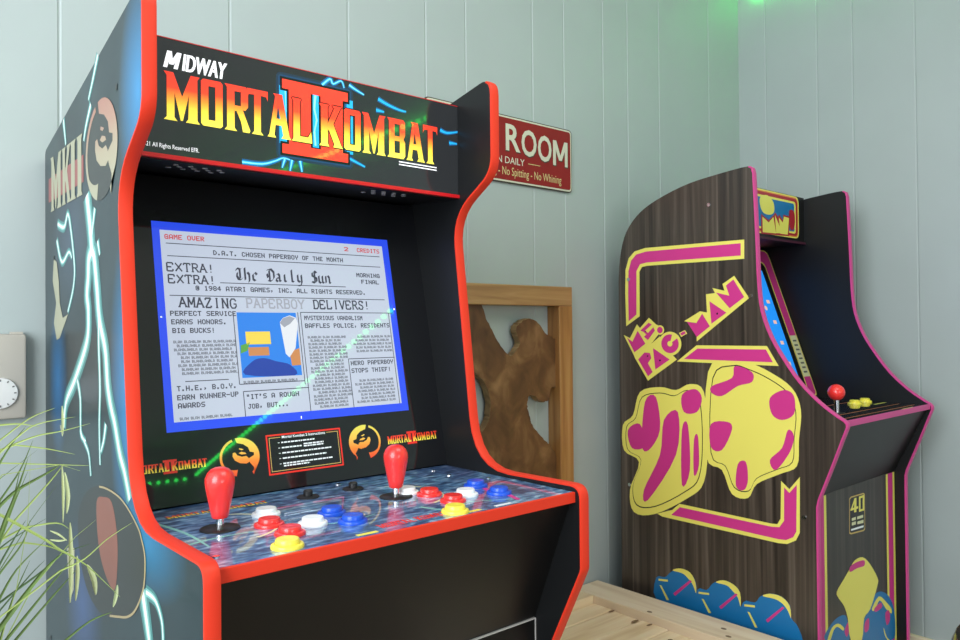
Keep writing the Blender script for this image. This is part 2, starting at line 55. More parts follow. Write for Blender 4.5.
def woodmat(name,c1,c2,stretch,scale=1.,rough=.5,c3=None,bump=.15,coat=0.):
    m,N,L,b=nt(name); tc=N.new('ShaderNodeTexCoord'); mp=N.new('ShaderNodeMapping'); mp.inputs['Scale'].default_value=stretch
    no=N.new('ShaderNodeTexNoise'); no.inputs['Scale'].default_value=scale; no.inputs['Detail'].default_value=6; no.inputs['Distortion'].default_value=.6
    st=[(.3,c1),(.7,c2)] if c3 is None else [(.28,c1),(.52,c2),(.74,c3)]
    r=ramp(N,st); L.new(tc.outputs['Object'],mp.inputs['Vector']); L.new(mp.outputs['Vector'],no.inputs['Vector'])
    L.new(no.outputs['Fac'],r.inputs['Fac']); L.new(r.outputs['Color'],b.inputs['Base Color']); b.inputs['Roughness'].default_value=rough
    b.inputs['Coat Weight'].default_value=coat
    bp=N.new('ShaderNodeBump'); bp.inputs['Strength'].default_value=bump; bp.inputs['Distance'].default_value=.001
    L.new(no.outputs['Fac'],bp.inputs['Height']); L.new(bp.outputs['Normal'],b.inputs['Normal'])
    return m
mat('wall_paint',(.400,.455,.440),.55,noise=.04,nscale=6,bump=.03)
mat('ceiling_paint',(.75,.75,.73),.7); mat('floor_wood',(.35,.26,.18),.45,noise=.3,stretch=(8,1,1),nscale=6)
woodmat('pine',(.66,.47,.27),(.82,.65,.43),(2,28,20),1.2,.55,(.88,.75,.55))
woodmat('pine_along',(.68,.52,.35),(.82,.68,.49),(26,2,20),1.2,.55,(.88,.76,.58))
woodmat('oak_frame_v',(.20,.085,.025),(.36,.17,.05),(45,45,3),1.,.4,(.46,.25,.09))
woodmat('oak_frame_h',(.26,.13,.05),(.40,.22,.085),(3,45,45),1.,.4,(.52,.33,.15))
woodmat('root_wood',(.060,.024,.008),(.15,.068,.024),(9,9,7),1.9,.45,(.30,.16,.065),bump=.6)
woodmat('bark',(.16,.09,.035),(.42,.28,.13),(30,30,30),1.,.6,bump=.6)
woodmat('dark_wood_print',(.021,.016,.0125),(.060,.045,.034),(2,75,1.6),1.,.32,(.135,.106,.082),bump=0.)
woodmat('dark_wood_front',(.018,.015,.012),(.040,.032,.026),(75,2,1.6),1.,.35,(.075,.062,.050),bump=0.)
mat('black_panel',(.0045,.0045,.0045),.36,spec=.4); mat('black_gloss',(.006,.0065,.008),.35,coat=1.,spec=.2); mat('black_matte',(.012,.012,.013),.6)
mat('black_inner',(.006,.0065,.007),.42,spec=.35)
mat('black_print',(.004,.004,.004),.3); mat('black_rubber',(.008,.008,.008),.45)
mat('red_trim',(.72,.038,.014),.5,spec=.3); mat('pink_trim',(.62,.055,.25),.38)
mat('red_lit',(.9,.04,.02),.3,emit=(.95,.05,.025),es=.5,coat=.5); mat('red_edge',(.65,.01,.015),.3)
mat('red_plastic',(.88,.035,.03),.28,coat=.3); mat('red_print',(.85,.03,.02),.3)
mat('white_plastic',(.85,.87,.88),.3); mat('blue_plastic',(.012,.085,.60),.3); mat('yellow_plastic',(.92,.78,.08),.3)
mat('chrome',(.75,.75,.76),.15,metal=1.); mat('grey_edge',(.45,.43,.40),.6)
mat('glow_a',(.01,.02,.03),.3,emit=(.010,.026,.055),es=1.); mat('glow_b',(.01,.03,.06),.3,emit=(.008,.045,.12),es=1.); mat('glow_c',(.01,.05,.12),.3,emit=(.008,.09,.25),es=1.)
mat('white_lit',(.9,.9,.9),.4,emit=(.9,.9,1),es=.6); mat('grey_print',(.35,.35,.35),.5); mat('cream_print',(.72,.70,.42),.4)
mat('cyan_lit',(.02,.42,.75),.3,emit=(.02,.35,.75),es=.45); mat('cyan_core',(.3,.8,.95),.3,emit=(.25,.75,.95),es=.5); mat('blue_lit',(.01,.06,.22),.3,emit=(.01,.08,.30),es=.35)
mat('yellow_print',(.84,.75,.14),.42); mat('pink_print',(.62,.035,.24),.42); mat('blue_print',(.006,.17,.42),.42); mat('orange_print',(.80,.25,.05),.42); mat('deep_red_print',(.42,.015,.03),.42)
mat('lip_print',(.06,.008,.025),.4); mat('gold_print',(.62,.42,.12),.4)
mat('bolt_glow',(.045,.22,.21),.35,coat=.3); mat('bolt_mid',(.22,.52,.47),.35,coat=.3); mat('bolt_core',(.88,.97,.92),.35,coat=.3)
mat('band_red',(.28,.06,.055),.4,coat=.3); mat('pale_yellow_print',(.36,.35,.23),.4,coat=.3); mat('rust_print',(.25,.075,.045),.4,coat=.3); mat('hat_dark',(.014,.017,.016),.4,coat=.3)
mat('tan_print',(.42,.32,.16),.4,coat=.3)
mat('screen_blue',(.01,.02,.2),.4,emit=(.022,.072,.78),es=1.,spec=.2,coat=1.); mat('screen_page',(.1,.1,.1),.4,emit=(.50,.565,.70),es=1.,coat=1.,spec=.2)
mat('screen_ink',(.02,.02,.03),.4,emit=(.028,.03,.05),es=1.); mat('screen_red',(.1,.02,.02),.4,emit=(.55,.05,.06),es=1.); mat('screen_grey',(.05,.05,.05),.4,emit=(.33,.35,.42),es=1.)
mat('screen_tex',(.05,.05,.05),.4,emit=(.055,.06,.085),es=1.)
mat('pic_blue',(.02,.05,.1),.4,emit=(.01,.19,.75),es=1.); mat('pic_yellow',(.1,.1,.02),.4,emit=(.85,.62,.08),es=1.); mat('pic_tan',(.1,.05,.02),.4,emit=(.55,.22,.08),es=1.); mat('pic_navy',(.01,.01,.05),.4,emit=(.01,.05,.35),es=1.); mat('pic_white',(.1,.1,.1),.4,emit=(.72,.75,.8),es=1.); mat('pic_green',(.02,.1,.02),.4,emit=(.1,.3,.05),es=1.)
mat('maze_blue',(.01,.05,.2),.3,emit=(.01,.27,.85),es=1.); mat('maze_pink',(.1,.05,.05),.3,emit=(.8,.5,.4),es=1.)
mat('sign_red',(.27,.018,.018),.5,spec=.2,noise=.15,nscale=9); mat('sign_cream',(.62,.60,.47),.45); mat('sign_dark',(.05,.035,.025),.5); mat('sign_gold',(.62,.50,.22),.45)
mat('beige_metal',(.50,.46,.39),.45,noise=.05); mat('dial_silver',(.72,.71,.68),.35,metal=.3); mat('dial_mark',(.12,.12,.11),.5)
mat('leaf_green',(.15,.25,.055),.5,noise=.4,nscale=30); mat('leaf_dark',(.075,.14,.045),.5); mat('leaf_lime',(.36,.46,.13),.5); mat('spike_pale',(.62,.68,.36),.55)
mat('knot',(.20,.12,.06),.6); mat('terracotta',(.45,.20,.11),.7,noise=.2); mat('soil',(.04,.025,.015),.9)
mat('led_green',(.02,.3,.05),.4,emit=(.04,1.,.12),es=14.); mat('led_end',(.02,.3,.05),.4,emit=(.03,1.,.15),es=34.); mat('wire_green',(.02,.06,.02),.5)
mat('dark_seat',(.03,.028,.022),.22,coat=.5); mat('gunmetal',(.09,.085,.075),.3,metal=.9)
# printed control panel: blue speckled art
m,N,L,b=nt('deck_art'); tc=N.new('ShaderNodeTexCoord'); n1=N.new('ShaderNodeTexNoise'); n1.inputs['Scale'].default_value=105; n1.inputs['Detail'].default_value=6
n2=N.new('ShaderNodeTexNoise'); n2.inputs['Scale'].default_value=9; n2.inputs['Detail'].default_value=3; n2.inputs['Distortion'].default_value=1.2
mp=N.new('ShaderNodeMapping'); mp.inputs['Scale'].default_value=(.55,1.5,1)
r1=ramp(N,[(.30,(.02,.045,.11)),(.46,(.07,.15,.29)),(.58,(.22,.36,.52)),(.74,(.72,.80,.88))]); r2=ramp(N,[(.30,(.45,.40,.62)),(.5,(.75,.85,1.)),(.72,(1.25,1.6,1.6))])
mx=N.new('ShaderNodeMixRGB'); mx.blend_type='MULTIPLY'; mx.inputs['Fac'].default_value=1.
L.new(tc.outputs['Object'],mp.inputs[0]); L.new(mp.outputs[0],n1.inputs['Vector']); L.new(tc.outputs['Object'],n2.inputs['Vector'])
L.new(n1.outputs['Fac'],r1.inputs[0]); L.new(n2.outputs['Fac'],r2.inputs[0]); L.new(r1.outputs[0],mx.inputs[1]); L.new(r2.outputs[0],mx.inputs[2]); L.new(mx.outputs[0],b.inputs['Base Color'])
b.inputs['Roughness'].default_value=.3; b.inputs['Coat Weight'].default_value=1.; b.inputs['Coat Roughness'].default_value=.03
# printed stormy side art: slate with blue clouds at fixed places of the print
def cloudmat(name,base,base2,blobs,rough=.3):
    m,N,L,b=nt(name); tc=N.new('ShaderNodeTexCoord'); no=N.new('ShaderNodeTexNoise'); no.inputs['Scale'].default_value=7; no.inputs['Detail'].default_value=4
    L.new(tc.outputs['Object'],no.inputs['Vector']); r=ramp(N,[(.35,base),(.65,base2)]); L.new(no.outputs['Fac'],r.inputs[0]); cur=r.outputs[0]
    for (p,rad,col,amt) in blobs:
        mp=N.new('ShaderNodeMapping'); mp.vector_type='TEXTURE'; mp.inputs['Location'].default_value=p; mp.inputs['Scale'].default_value=rad
        L.new(tc.outputs['Object'],mp.inputs[0]); g=N.new('ShaderNodeTexGradient'); g.gradient_type='SPHERICAL'; L.new(mp.outputs[0],g.inputs[0])
        mu=N.new('ShaderNodeMath'); mu.operation='MULTIPLY'; mu.inputs[1].default_value=amt; L.new(g.outputs['Fac'],mu.inputs[0])
        x=N.new('ShaderNodeMixRGB'); L.new(mu.outputs[0],x.inputs[0]); L.new(cur,x.inputs[1]); x.inputs[2].default_value=(*col,1); cur=x.outputs[0]
    L.new(cur,b.inputs['Base Color']); b.inputs['Roughness'].default_value=rough; b.inputs['Coat Weight'].default_value=.22; b.inputs['Coat Roughness'].default_value=.08; b.inputs['Specular IOR Level'].default_value=.15
    return m

# ------------------------------------------------------------------ mesh helpers
def link(name,me,material=None,parent=None,loc=None):
    o=bpy.data.objects.new(name,me); C.objects.link(o)
    if material is not None: me.materials.append(MATS[material] if isinstance(material,str) else material)
    if parent is not None: o.parent=parent
    if loc is not None: o.location=loc
    return o
def obj(name,bm,material,parent=None,smooth=False,loc=None,fixn=True):
    if fixn: bmesh.ops.recalc_face_normals(bm,faces=bm.faces)
    me=bpy.data.meshes.new(name); bm.to_mesh(me); bm.free()
    if smooth:
        for p in me.polygons: p.use_smooth=True
        try: me.set_sharp_from_angle(angle=math.radians(40))
        except Exception: pass
    return link(name,me,material,parent,loc)
def thing(name,label,cat,loc,rotz=0,group=None):
    o=bpy.data.objects.new(name,None); C.objects.link(o); o.location=loc; o.rotation_euler=(0,0,rotz); o['label']=label; o['category']=cat
    if group: o['group']=group
    return o
def tag(o,label,cat,group=None,kind=None):
    o['label']=label; o['category']=cat
    if group: o['group']=group
    if kind: o['kind']=kind
    return o
def add_box(bm,a,b,bev=0.):
    g=bmesh.ops.create_cube(bm,size=1.); v=g['verts']
    for q in v: q.co=Vector([a[i]+(q.co[i]+.5)*(b[i]-a[i]) for i in range(3)])
    if bev:
        es=list({e for q in v for e in q.link_edges}); bmesh.ops.bevel(bm,geom=es,offset=bev,segments=2,affect='EDGES',profile=.5)
def box(a,b,bev=0.):
    bm=bmesh.new(); add_box(bm,a,b,bev); return bm
def add_prism(bm,pts,f,h0,h1):
    """closed polygon pts (a,b) mapped by f(a,b,h), extruded between heights h0,h1"""
    lo=[bm.verts.new(f(a,b,h0)) for a,b in pts]; hi=[bm.verts.new(f(a,b,h1)) for a,b in pts]; n=len(pts)
    bm.faces.new(lo[::-1]); bm.faces.new(hi)
    for i in range(n): bm.faces.new((lo[i],lo[(i+1)%n],hi[(i+1)%n],hi[i]))
def prism(pts,f,h0,h1):
    bm=bmesh.new(); add_prism(bm,pts,f,h0,h1); return bm
def add_poly(bm,pts,f,h):
    try: bm.faces.new([bm.verts.new(f(a,b,h)) for a,b in pts])
    except ValueError: pass
def decal(name,f,polys,material,parent,h,k=.35,split=False):
    if split:
        for i,p in enumerate(polys): decal(name,f,p if split==2 else [p],material,parent,h+.00001*(i%8),k)
        return
    bm=bmesh.new()
    n=Vector(f(0,0,1))-Vector(f(0,0,0))
    for i,p in enumerate(polys): add_poly(bm,p,f,h*k+(i%24)*2e-6)
    bm.normal_update()
    rev=[x for x in bm.faces if x.normal.dot(n)<0]
    if rev: bmesh.ops.reverse_faces(bm,faces=rev)
    return obj(name,bm,material,parent,fixn=False)
def lathe(prof,seg=28):
    bm=bmesh.new(); rings=[]
    for r,z in prof:
        if r<1e-6: rings.append([bm.verts.new((0,0,z))])
        else: rings.append([bm.verts.new((r*math.cos(2*math.pi*k/seg),r*math.sin(2*math.pi*k/seg),z)) for k in range(seg)])
    for A,B in zip(rings,rings[1:]):
        for k in range(seg):
            q=[A[k%len(A)],A[(k+1)%len(A)],B[(k+1)%len(B)],B[k%len(B)]]; q=list(dict.fromkeys(q))
            if len(q)>2: bm.faces.new(q)
    for R in (rings[0],rings[-1]):
        if len(R)>1: bm.faces.new(R)
    return bm
def add_tube(bm,pts,r,seg=8):
    pts=[Vector(p) for p in pts]; rings=[]
    for i,p in enumerate(pts):
        t=(pts[min(i+1,len(pts)-1)]-pts[max(i-1,0)]).normalized(); u=t.orthogonal().normalized() if i==0 else (u-t*u.dot(t)).normalized(); w=t.cross(u)
        rr=r[i] if isinstance(r,(list,tuple)) else r
        rings.append([bm.verts.new(p+(u*math.cos(2*math.pi*k/seg)+w*math.sin(2*math.pi*k/seg))*rr) for k in range(seg)])
    for A,B in zip(rings,rings[1:]):
        for k in range(seg): bm.faces.new((A[k],A[(k+1)%seg],B[(k+1)%seg],B[k]))
    bm.faces.new(rings[0][::-1]); bm.faces.new(rings[-1])
def roundpoly(pts,seg=6):
    """pts: (a,b,r) corners -> polyline with rounded corners"""
    out=[]; n=len(pts)
    for i in range(n):
        a=Vector(pts[i-1][:2]); p=Vector(pts[i][:2]); c=Vector(pts[(i+1)%n][:2]); r=pts[i][2] if len(pts[i])>2 else 0
        if r<=0: out.append((p.x,p.y)); continue
        u=(a-p); v=(c-p); lu,lv=u.length,v.length; u.normalize(); v.normalize(); ang=u.angle(v)
        d=min(r/math.tan(ang/2),.48*lu,.48*lv); p0=p+u*d; p1=p+v*d
        for k in range(seg+1):
            t=k/seg; q=p0*(1-t)**2+p*2*t*(1-t)+p1*t*t; out.append((q.x,q.y))
    return out
def smooth_closed(pts,n=4):
    out=[]; m=len(pts)
    for i in range(m):
        p0,p1,p2,p3=[Vector(pts[(i+k-1)%m]) for k in range(4)]
        for k in range(n):
            t=k/n; q=.5*((2*p1)+(p2-p0)*t+(2*p0-5*p1+4*p2-p3)*t*t+(3*p1-p0-3*p2+p3)*t**3); out.append((q.x,q.y))
    return out
def smooth_open(pts,n=5):
    if len(pts)<3: return [tuple(p) for p in pts]
    out=[]; P=[Vector(p) for p in pts]; m=len(P)
    for i in range(m-1):
        p0=P[max(i-1,0)];p1=P[i];p2=P[i+1];p3=P[min(i+2,m-1)]
        for k in range(n):
            t=k/n; out.append(tuple(.5*((2*p1)+(p2-p0)*t+(2*p0-5*p1+4*p2-p3)*t*t+(3*p1-p0-3*p2+p3)*t**3)))
    out.append(tuple(P[-1])); return out
def stroke(pts,w0,w1=None):
    """polyline in the plane -> polygon of width w0..w1"""
    w1=w0 if w1 is None else w1; L_,R_=[],[]; n=len(pts)
    for i,p in enumerate(pts):
        a=Vector(pts[max(i-1,0)]); b=Vector(pts[min(i+1,n-1)]); t=(b-a).normalized(); nn=Vector((-t.y,t.x)); w=(w0+(w1-w0)*i/(n-1))/2
        L_.append(tuple(Vector(p)+nn*w)); R_.append(tuple(Vector(p)-nn*w))
    return L_+R_[::-1]
def stroke_quads(pts,w0,w1=None):
    q=stroke(pts,w0,w1); n=len(pts); Lh=q[:n]; Rh=q[n:][::-1]
    return [[Lh[i],Lh[i+1],Rh[i+1],Rh[i]] for i in range(n-1)]
def rect(a0,b0,a1,b1): return [(a0,b0),(a1,b0),(a1,b1),(a0,b1)]
def ring(pts_out,pts_in):
    n=len(pts_out); return [[pts_out[i],pts_out[(i+1)%n],pts_in[(i+1)%n],pts_in[i]] for i in range(n)]
def frame_rect(a0,b0,a1,b1,w): return ring(rect(a0,b0,a1,b1),rect(a0+w,b0+w,a1-w,b1-w))
def circ(cx,cy,rx,ry=None,a0=0,a1=360,n=32):
    ry=rx if ry is None else ry
    return [(cx+rx*math.cos(math.radians(a0+(a1-a0)*k/n)),cy+ry*math.sin(math.radians(a0+(a1-a0)*k/n))) for k in range(n+(0 if abs(a1-a0)==360 else 1))]
# ---- lettering
_cap=None
def text_polys(s,a0,b0,width=None,cap=None,shear=0.,bold=0.,a1b1=None):
    """outline lettering in plane coordinates: left baseline (a0,b0), cap height, optional total width; a1b1 = right baseline for a tilt"""
    global _cap
    def geo(t):
        cu=bpy.data.curves.new('lettering_source','FONT'); cu.body=t; cu.shear=shear; cu.offset=bold; cu.resolution_u=3
        o=bpy.data.objects.new('lettering_source',cu); C.objects.link(o); dg=bpy.context.evaluated_depsgraph_get(); dg.update()
        me=bpy.data.meshes.new_from_object(o.evaluated_get(dg)); v=[(q.co.x,q.co.y) for q in me.vertices]; f=[list(p.vertices) for p in me.polygons]
        bpy.data.objects.remove(o); bpy.data.curves.remove(cu); bpy.data.meshes.remove(me); return v,f
    if _cap is None:
        v,_=geo('H'); _cap=max(q[1] for q in v)-min(q[1] for q in v)
    v,f=geo(s); x0=min(q[0] for q in v); x1=max(q[0] for q in v)
    ux,uy=(1,0)
    if a1b1 is not None:
        dx,dy=a1b1[0]-a0,a1b1[1]-b0; l=math.hypot(dx,dy); width=l; ux,uy=dx/l,dy/l
    sy=cap/_cap; sx=sy if width is None else width/(x1-x0)
    pts=[(a0+(q[0]-x0)*sx*ux-q[1]*sy*uy, b0+(q[0]-x0)*sx*uy+q[1]*sy*ux) for q in v]
    return [[pts[i] for i in p] for p in f]
def sans_m(a0,a1,b0,b1,w,shear=0.):
    h=b1-b0; P=[[(a0,b0),(a0+w,b0),(a0+w,b1),(a0,b1)],[(a1-w,b0),(a1,b0),(a1,b1),(a1-w,b1)]]; m=(a0+a1)/2
    P+=[[(a0,b1),(a0+w*1.15,b1),(m+w*.5,b0+h*.22),(m-w*.5,b0+h*.22)],[(a1-w*1.15,b1),(a1,b1),(m+w*.5,b0+h*.22),(m-w*.5,b0+h*.22)]]
    return [[(a+(b-b0)*shear,b) for a,b in q] for q in P]
F57={'A':'7E1111117E','B':'7F49494936','C':'3E41414122','D':'7F4141221C','E':'7F49494941','F':'7F09090901','G':'3E4149497A','H':'7F0808087F','I':'00417F4100','J':'2040413F01','K':'7F08142241','L':'7F40404040','M':'7F020C027F','N':'7F0408107F','O':'3E4141413E','P':'7F09090906','Q':'3E4151215E','R':'7F09192946','S':'4649494931','T':'01017F0101','U':'3F4040403F','V':'1F2040201F','W':'3F4038403F','X':'6314081463','Y':'0708700807','Z':'6151494543','0':'3E5149453E','1':'00427F4000','2':'4261514946','4':'1814127F10','8':'3649494936','9':'064949291E','.':'0060600000',',':'0050300000','!':'00005F0000','-':'0808080808',"'":'0005030000','"':'0007000700','@':'3E415D553E',' ':'0000000000'}
def pixel_polys(s,p0,p1,cap):
    """blocky 5x7 screen lettering from left baseline p0 to right baseline p1"""
    n=len(s); dx,dy=p1[0]-p0[0],p1[1]-p0[1]; l=math.hypot(dx,dy); ux,uy=dx/l,dy/l; adv=l/(n-.22); px=adv/6.4; py=cap/7; out=[]
    for i,ch in enumerate(s):
        cols=[int(F57[ch][k:k+2],16) for k in range(0,10,2)]
        for c,bits in enumerate(cols):
            r=0
            while r<7:
                if bits>>r&1:
                    r2=r
                    while r2<7 and bits>>r2&1: r2+=1
                    xa=i*adv+c*px*1.0; xb=xa+px*1.5; yb=(7-r)*py+py*.2; ya=(7-r2)*py-py*.2
                    out.append([(p0[0]+x*ux-y*uy,p0[1]+x*uy+y*ux) for x,y in ((xa,ya),(xb,ya),(xb,yb),(xa,yb))]); r=r2
                else: r+=1
    return out
# slab-serif newspaper capitals as strokes in a unit box
SLAB={'E':['0,0 0,1','0,1 .8,1','0,.5 .6,.5','0,0 .8,0','.8,1 .8,.75','.8,0 .8,.25'],'X':['0,1 .9,0','.9,1 0,0'],'T':['.45,0 .45,1','0,1 .9,1','0,1 0,.78','.9,1 .9,.78'],'R':['.1,0 .1,1','.1,1 .6,1 .78,.88 .78,.62 .6,.5 .1,.5','.45,.5 .9,0'],'A':['.0,0 .42,1','.42,1 .9,0','.18,.36 .7,.36'],'!':['.4,1 .4,.32','.4,.12 .4,0'],'M':['.05,0 .05,1','.05,1 .45,.25','.45,.25 .85,1','.85,1 .85,0'],'Z':['.05,1 .8,1','.8,1 .05,0','.05,0 .8,0','.05,1 .05,.8','.8,0 .8,.2'],'I':['.45,0 .45,1'],'N':['.1,0 .1,1','.1,1 .8,0','.8,0 .8,1'],'G':['.85,.75 .65,1 .25,1 .05,.75 .05,.25 .25,0 .65,0 .85,.2 .85,.45 .5,.45'],'P':['.1,0 .1,1','.1,1 .65,1 .82,.86 .82,.6 .65,.46 .1,.46'],'B':['.1,0 .1,1','.1,1 .65,1 .78,.86 .78,.64 .65,.52 .1,.52','.65,.52 .85,.38 .85,.14 .65,0 .1,0'],'O':['.25,0 .65,0 .85,.25 .85,.75 .65,1 .25,1 .05,.75 .05,.25 .25,0'],'Y':['.0,1 .45,.45','.9,1 .45,.45','.45,.45 .45,0'],'D':['.1,0 .1,1','.1,1 .6,1 .85,.75 .85,.25 .6,0 .1,0'],'L':['.1,1 .1,0','.1,0 .8,0','.8,0 .8,.25'],'V':['.0,1 .42,0','.42,0 .85,1'],'S':['.8,.75 .6,1 .25,1 .08,.8 .2,.58 .65,.45 .82,.25 .65,0 .25,0 .05,.25','.8,.75 .8,1','.05,.25 .05,0']}
def slab_polys(s,p0,p1,cap,th=.17):
    n=len(s); l=p1[0]-p0[0]; adv=l/(n-.1); out=[]
    for i,ch in enumerate(s):
        if ch==' ': continue
        segs=[]
        for st in SLAB[ch]:
            q=[tuple(float(v) for v in w.split(',')) for w in st.split()]; segs.append((q,th*cap))
            if len(q)==2 and ch not in 'Z!EG' and (abs(q[0][0]-q[1][0])<.5 and abs(q[0][1]-q[1][1])>.4):   # slab feet
                for e in q:
                    if e[1] in (0.,1.): segs.append(([(e[0]-.16,e[1]),(e[0]+.16,e[1])],th*.7*cap))
        for q,t in segs:
            pl=[(p0[0]+i*adv+x*adv*.86,p0[1]+(p1[1]-p0[1])*i/n+y*cap) for x,y in q]
            out+=stroke_quads(pl,t)
    return out
# black-letter masthead: every stroke swept with a slanted nib
BL={'T':('.05,.75 .2,.95 .6,.85 .85,1','.2,.6 .12,.35 .3,.08 .6,.05 .8,.2','.5,.85 .5,.15'),'h':('.15,1 .15,.05','.15,.5 .45,.65 .65,.5 .65,.05 .55,-.12'),'e':('.15,.5 .15,.12 .4,.0 .7,.15','.15,.5 .42,.66 .65,.5 .2,.3'),'D':('.0,.9 .5,1 .85,.75 .85,.3 .5,.02 .1,.08','.3,.9 .3,.1','.0,.6 .1,.3'),'a':('.15,.55 .45,.65 .6,.5 .6,.08 .75,.03','.6,.3 .25,.3 .15,.12 .35,.0 .6,.12'),'i':('.3,.6 .3,.08 .5,.02','.3,.85 .36,.88'),'l':('.3,1 .3,.08 .5,.02'),'y':('.12,.62 .12,.15 .35,.02 .6,.12','.6,.62 .6,.0 .45,-.25 .15,-.25'),'S':('.8,.85 .5,1 .2,.85 .2,.6 .75,.4 .75,.12 .45,.0 .1,.12','.5,.95 .5,.05'),'u':('.12,.62 .12,.12 .35,.0 .6,.14','.6,.62 .6,.08 .78,.02'),'n':('.12,.62 .12,.05','.12,.5 .42,.65 .6,.5 .6,.08 .75,.02')}
def blackletter(s,p0,p1,cap):
    adv=(p1[0]-p0[0])/len(s); nv=Vector((.105*adv*1.15,.06*cap)); out=[]
    for i,ch in enumerate(s):
        if ch==' ': continue
        for st in (BL[ch] if isinstance(BL[ch],tuple) else (BL[ch],)):
            q=[tuple(float(v) for v in w.split(',')) for w in st.split()]
            pl=[Vector((p0[0]+i*adv+x*adv*1.05,p0[1]+(p1[1]-p0[1])*i/len(s)+y*cap)) for x,y in q]
            for a,b in zip(pl,pl[1:]):
                out.append([tuple(a-nv),tuple(a+nv),tuple(b+nv),tuple(b-nv)])
    return out
# heavy spurred capitals of the fighting-game logo, unit boxes
MK={'M':['0,1 .26,1 .5,.52 .74,1 1,1 .93,.93 .93,.07 1,0 .60,0 .67,.07 .69,.58 .52,.02 .46,.02 .29,.58 .29,.07 .37,0 0,0 .08,.07 .08,.92'],
'O':['0,.95 .1,1 .34,1 .34,0 .1,0 0,.05','.34,1 .9,1 1,.95 .66,.86 .34,.86','.66,.86 1,.95 1,.05 .9,0 .66,.0','.34,.14 .66,.14 .66,0 .34,0'],
'R':['0,1 .40,1 .40,.07 .5,0 0,0 .1,.07 .1,.93','.40,1 .86,1 .95,.92 .95,.56 .84,.48 .66,.48 .66,.87 .40,.87','.40,.56 .66,.56 .66,.44 .40,.44','.44,.5 .72,.5 1.04,.05 1.0,0 .74,0 .66,.22'],
'T':['0,1 1,1 1,.78 .92,.87 .66,.88 .66,.07 .78,0 .22,0 .34,.07 .34,.88 .08,.87 0,.78'],
'A':['.34,1 .50,1 .29,.07 .36,0 0,0 .08,.07','.24,1.0 .40,1 .38,.9','.36,1 .62,1 .92,.07 1,0 .58,0 .66,.07','.3,.44 .6,.44 .64,.29 .24,.29'],
'L':['0,1 .48,1 .40,.93 .40,.13 .80,.13 .95,.27 1,0 0,0 .08,.07 .08,.93'],
'K':['0,1 .44,1 .37,.93 .37,.07 .44,0 0,0 .08,.07 .08,.93','.3,.45 .64,.93 .56,1 1,1 .9,.93 .46,.36','.37,.56 .54,.66 .94,.07 1.03,0 .60,0 .65,.07 .37,.47'],
'B':['0,1 .40,1 .40,0 0,0 .1,.07 .1,.93','.40,1 .9,1 1,.93 1,.60 .9,.5 .7,.5 .7,.87 .40,.87','.7,.5 .9,.5 1,.42 1,.07 .9,0 .40,0 .40,.13 .7,.13','.40,.56 .7,.56 .7,.44 .40,.44'],
'I':['0,1 1,1 .82,.93 .82,.07 1,0 0,0 .18,.07 .18,.93']}
def mkpolys(ch,a0,a1,b0,b1):
    return [[(a0+float(w.split(',')[0])*(a1-a0),b0+float(w.split(',')[1])*(b1-b0)) for w in st.split()] for st in MK[ch]]
MKSPAN=[(0,.104),(.108,.172),(.178,.258),(.251,.320),(.319,.400),(.402,.468),(.502,.590),(.596,.664),(.672,.765),(.775,.852),(.860,.943),(.933,1.)]
def mklogo(a0,a1,b0,b1,skip=0,spans=None):
    out=[]
    for k,ch in enumerate('MORTALKOMBAT'):
        if k<skip: continue
        s,e=spans[k] if spans else (a0+(a1-a0)*MKSPAN[k][0],a0+(a1-a0)*MKSPAN[k][1]); out+=mkpolys(ch,s,e,b0,b1)
    return out
def two_polys(a0,a1,b0,b1):
    w=a1-a0; h=b1-b0; s=[(.16,.44),(.56,.84)]
    return [rect(a0,b1-.16*h,a1,b1),rect(a0,b0,a1,b0+.16*h)]+[rect(a0+x*w,b0,a0+y*w,b1) for x,y in s]
def dragon(cx,cy,r,flip=1,ry=None):
    """round dragon emblem facing left (flip=1)"""
    ry=ry or r; P=[]
    def tr(q): return [(cx+flip*x*r,cy+y*ry) for x,y in q]
    inner=[(-.62,-.98),(-.66,-.6),(-.48,-.35),(-.40,-.14),(-.72,.02),(-.72,.16),(-.52,.22),(-.45,.45),(-.22,.64),(.10,.74),(.17,.98)]
    P.append(tr(circ(0,0,1,1,80,236,22)+inner[0:]))
    P.append(tr([(-.46,-.3),(-.30,-.38),(.02,-.32),(.26,-.16),(.36,.06),(.34,.24),(.22,.26),(.12,.10),(-.10,.0),(-.32,.02),(-.42,-.08)]))
    P.append(tr([(-.34,.12),(-.1,.12),(.05,.2),(-.08,.26),(-.28,.2)])); P.append(tr([(-.22,.38),(.0,.46),(.02,.4),(-.12,.34)]))
    o=circ(0,0,1,1,70,-76,20); i=[(x*k,y*k) for k,(x,y) in zip([.88-.0*j+(-.22 if j>14 else 0)*(j-14)/6 for j in range(21)],o)]
    P+= [tr([o[j],o[j+1],i[j+1],i[j]]) for j in range(20)]
    return P

# ------------------------------------------------------------------ camera
CAM=dict(f=755.914,yaw=.70860,pitch=.011416,roll=-.008901)
def setup_camera():
    a,p,r=CAM['yaw'],CAM['pitch'],CAM['roll']
    fwd=Vector((math.sin(a)*math.cos(p),math.cos(a)*math.cos(p),math.sin(p))); R0=Vector((math.cos(a),-math.sin(a),0)); U0=R0.cross(fwd)
    R=R0*math.cos(r)+U0*math.sin(r); U=-R0*math.sin(r)+U0*math.cos(r)
    cd=bpy.data.cameras.new('camera'); cd.sensor_width=36; cd.lens=CAM['f']/960*36; cd.clip_start=.02; cd.clip_end=50
    co=bpy.data.objects.new('camera',cd); C.objects.link(co)
    M=Matrix((R,U,-fwd)).transposed().to_4x4(); M.translation=Vector((0,0,H)); co.matrix_world=M; S.camera=co
setup_camera()

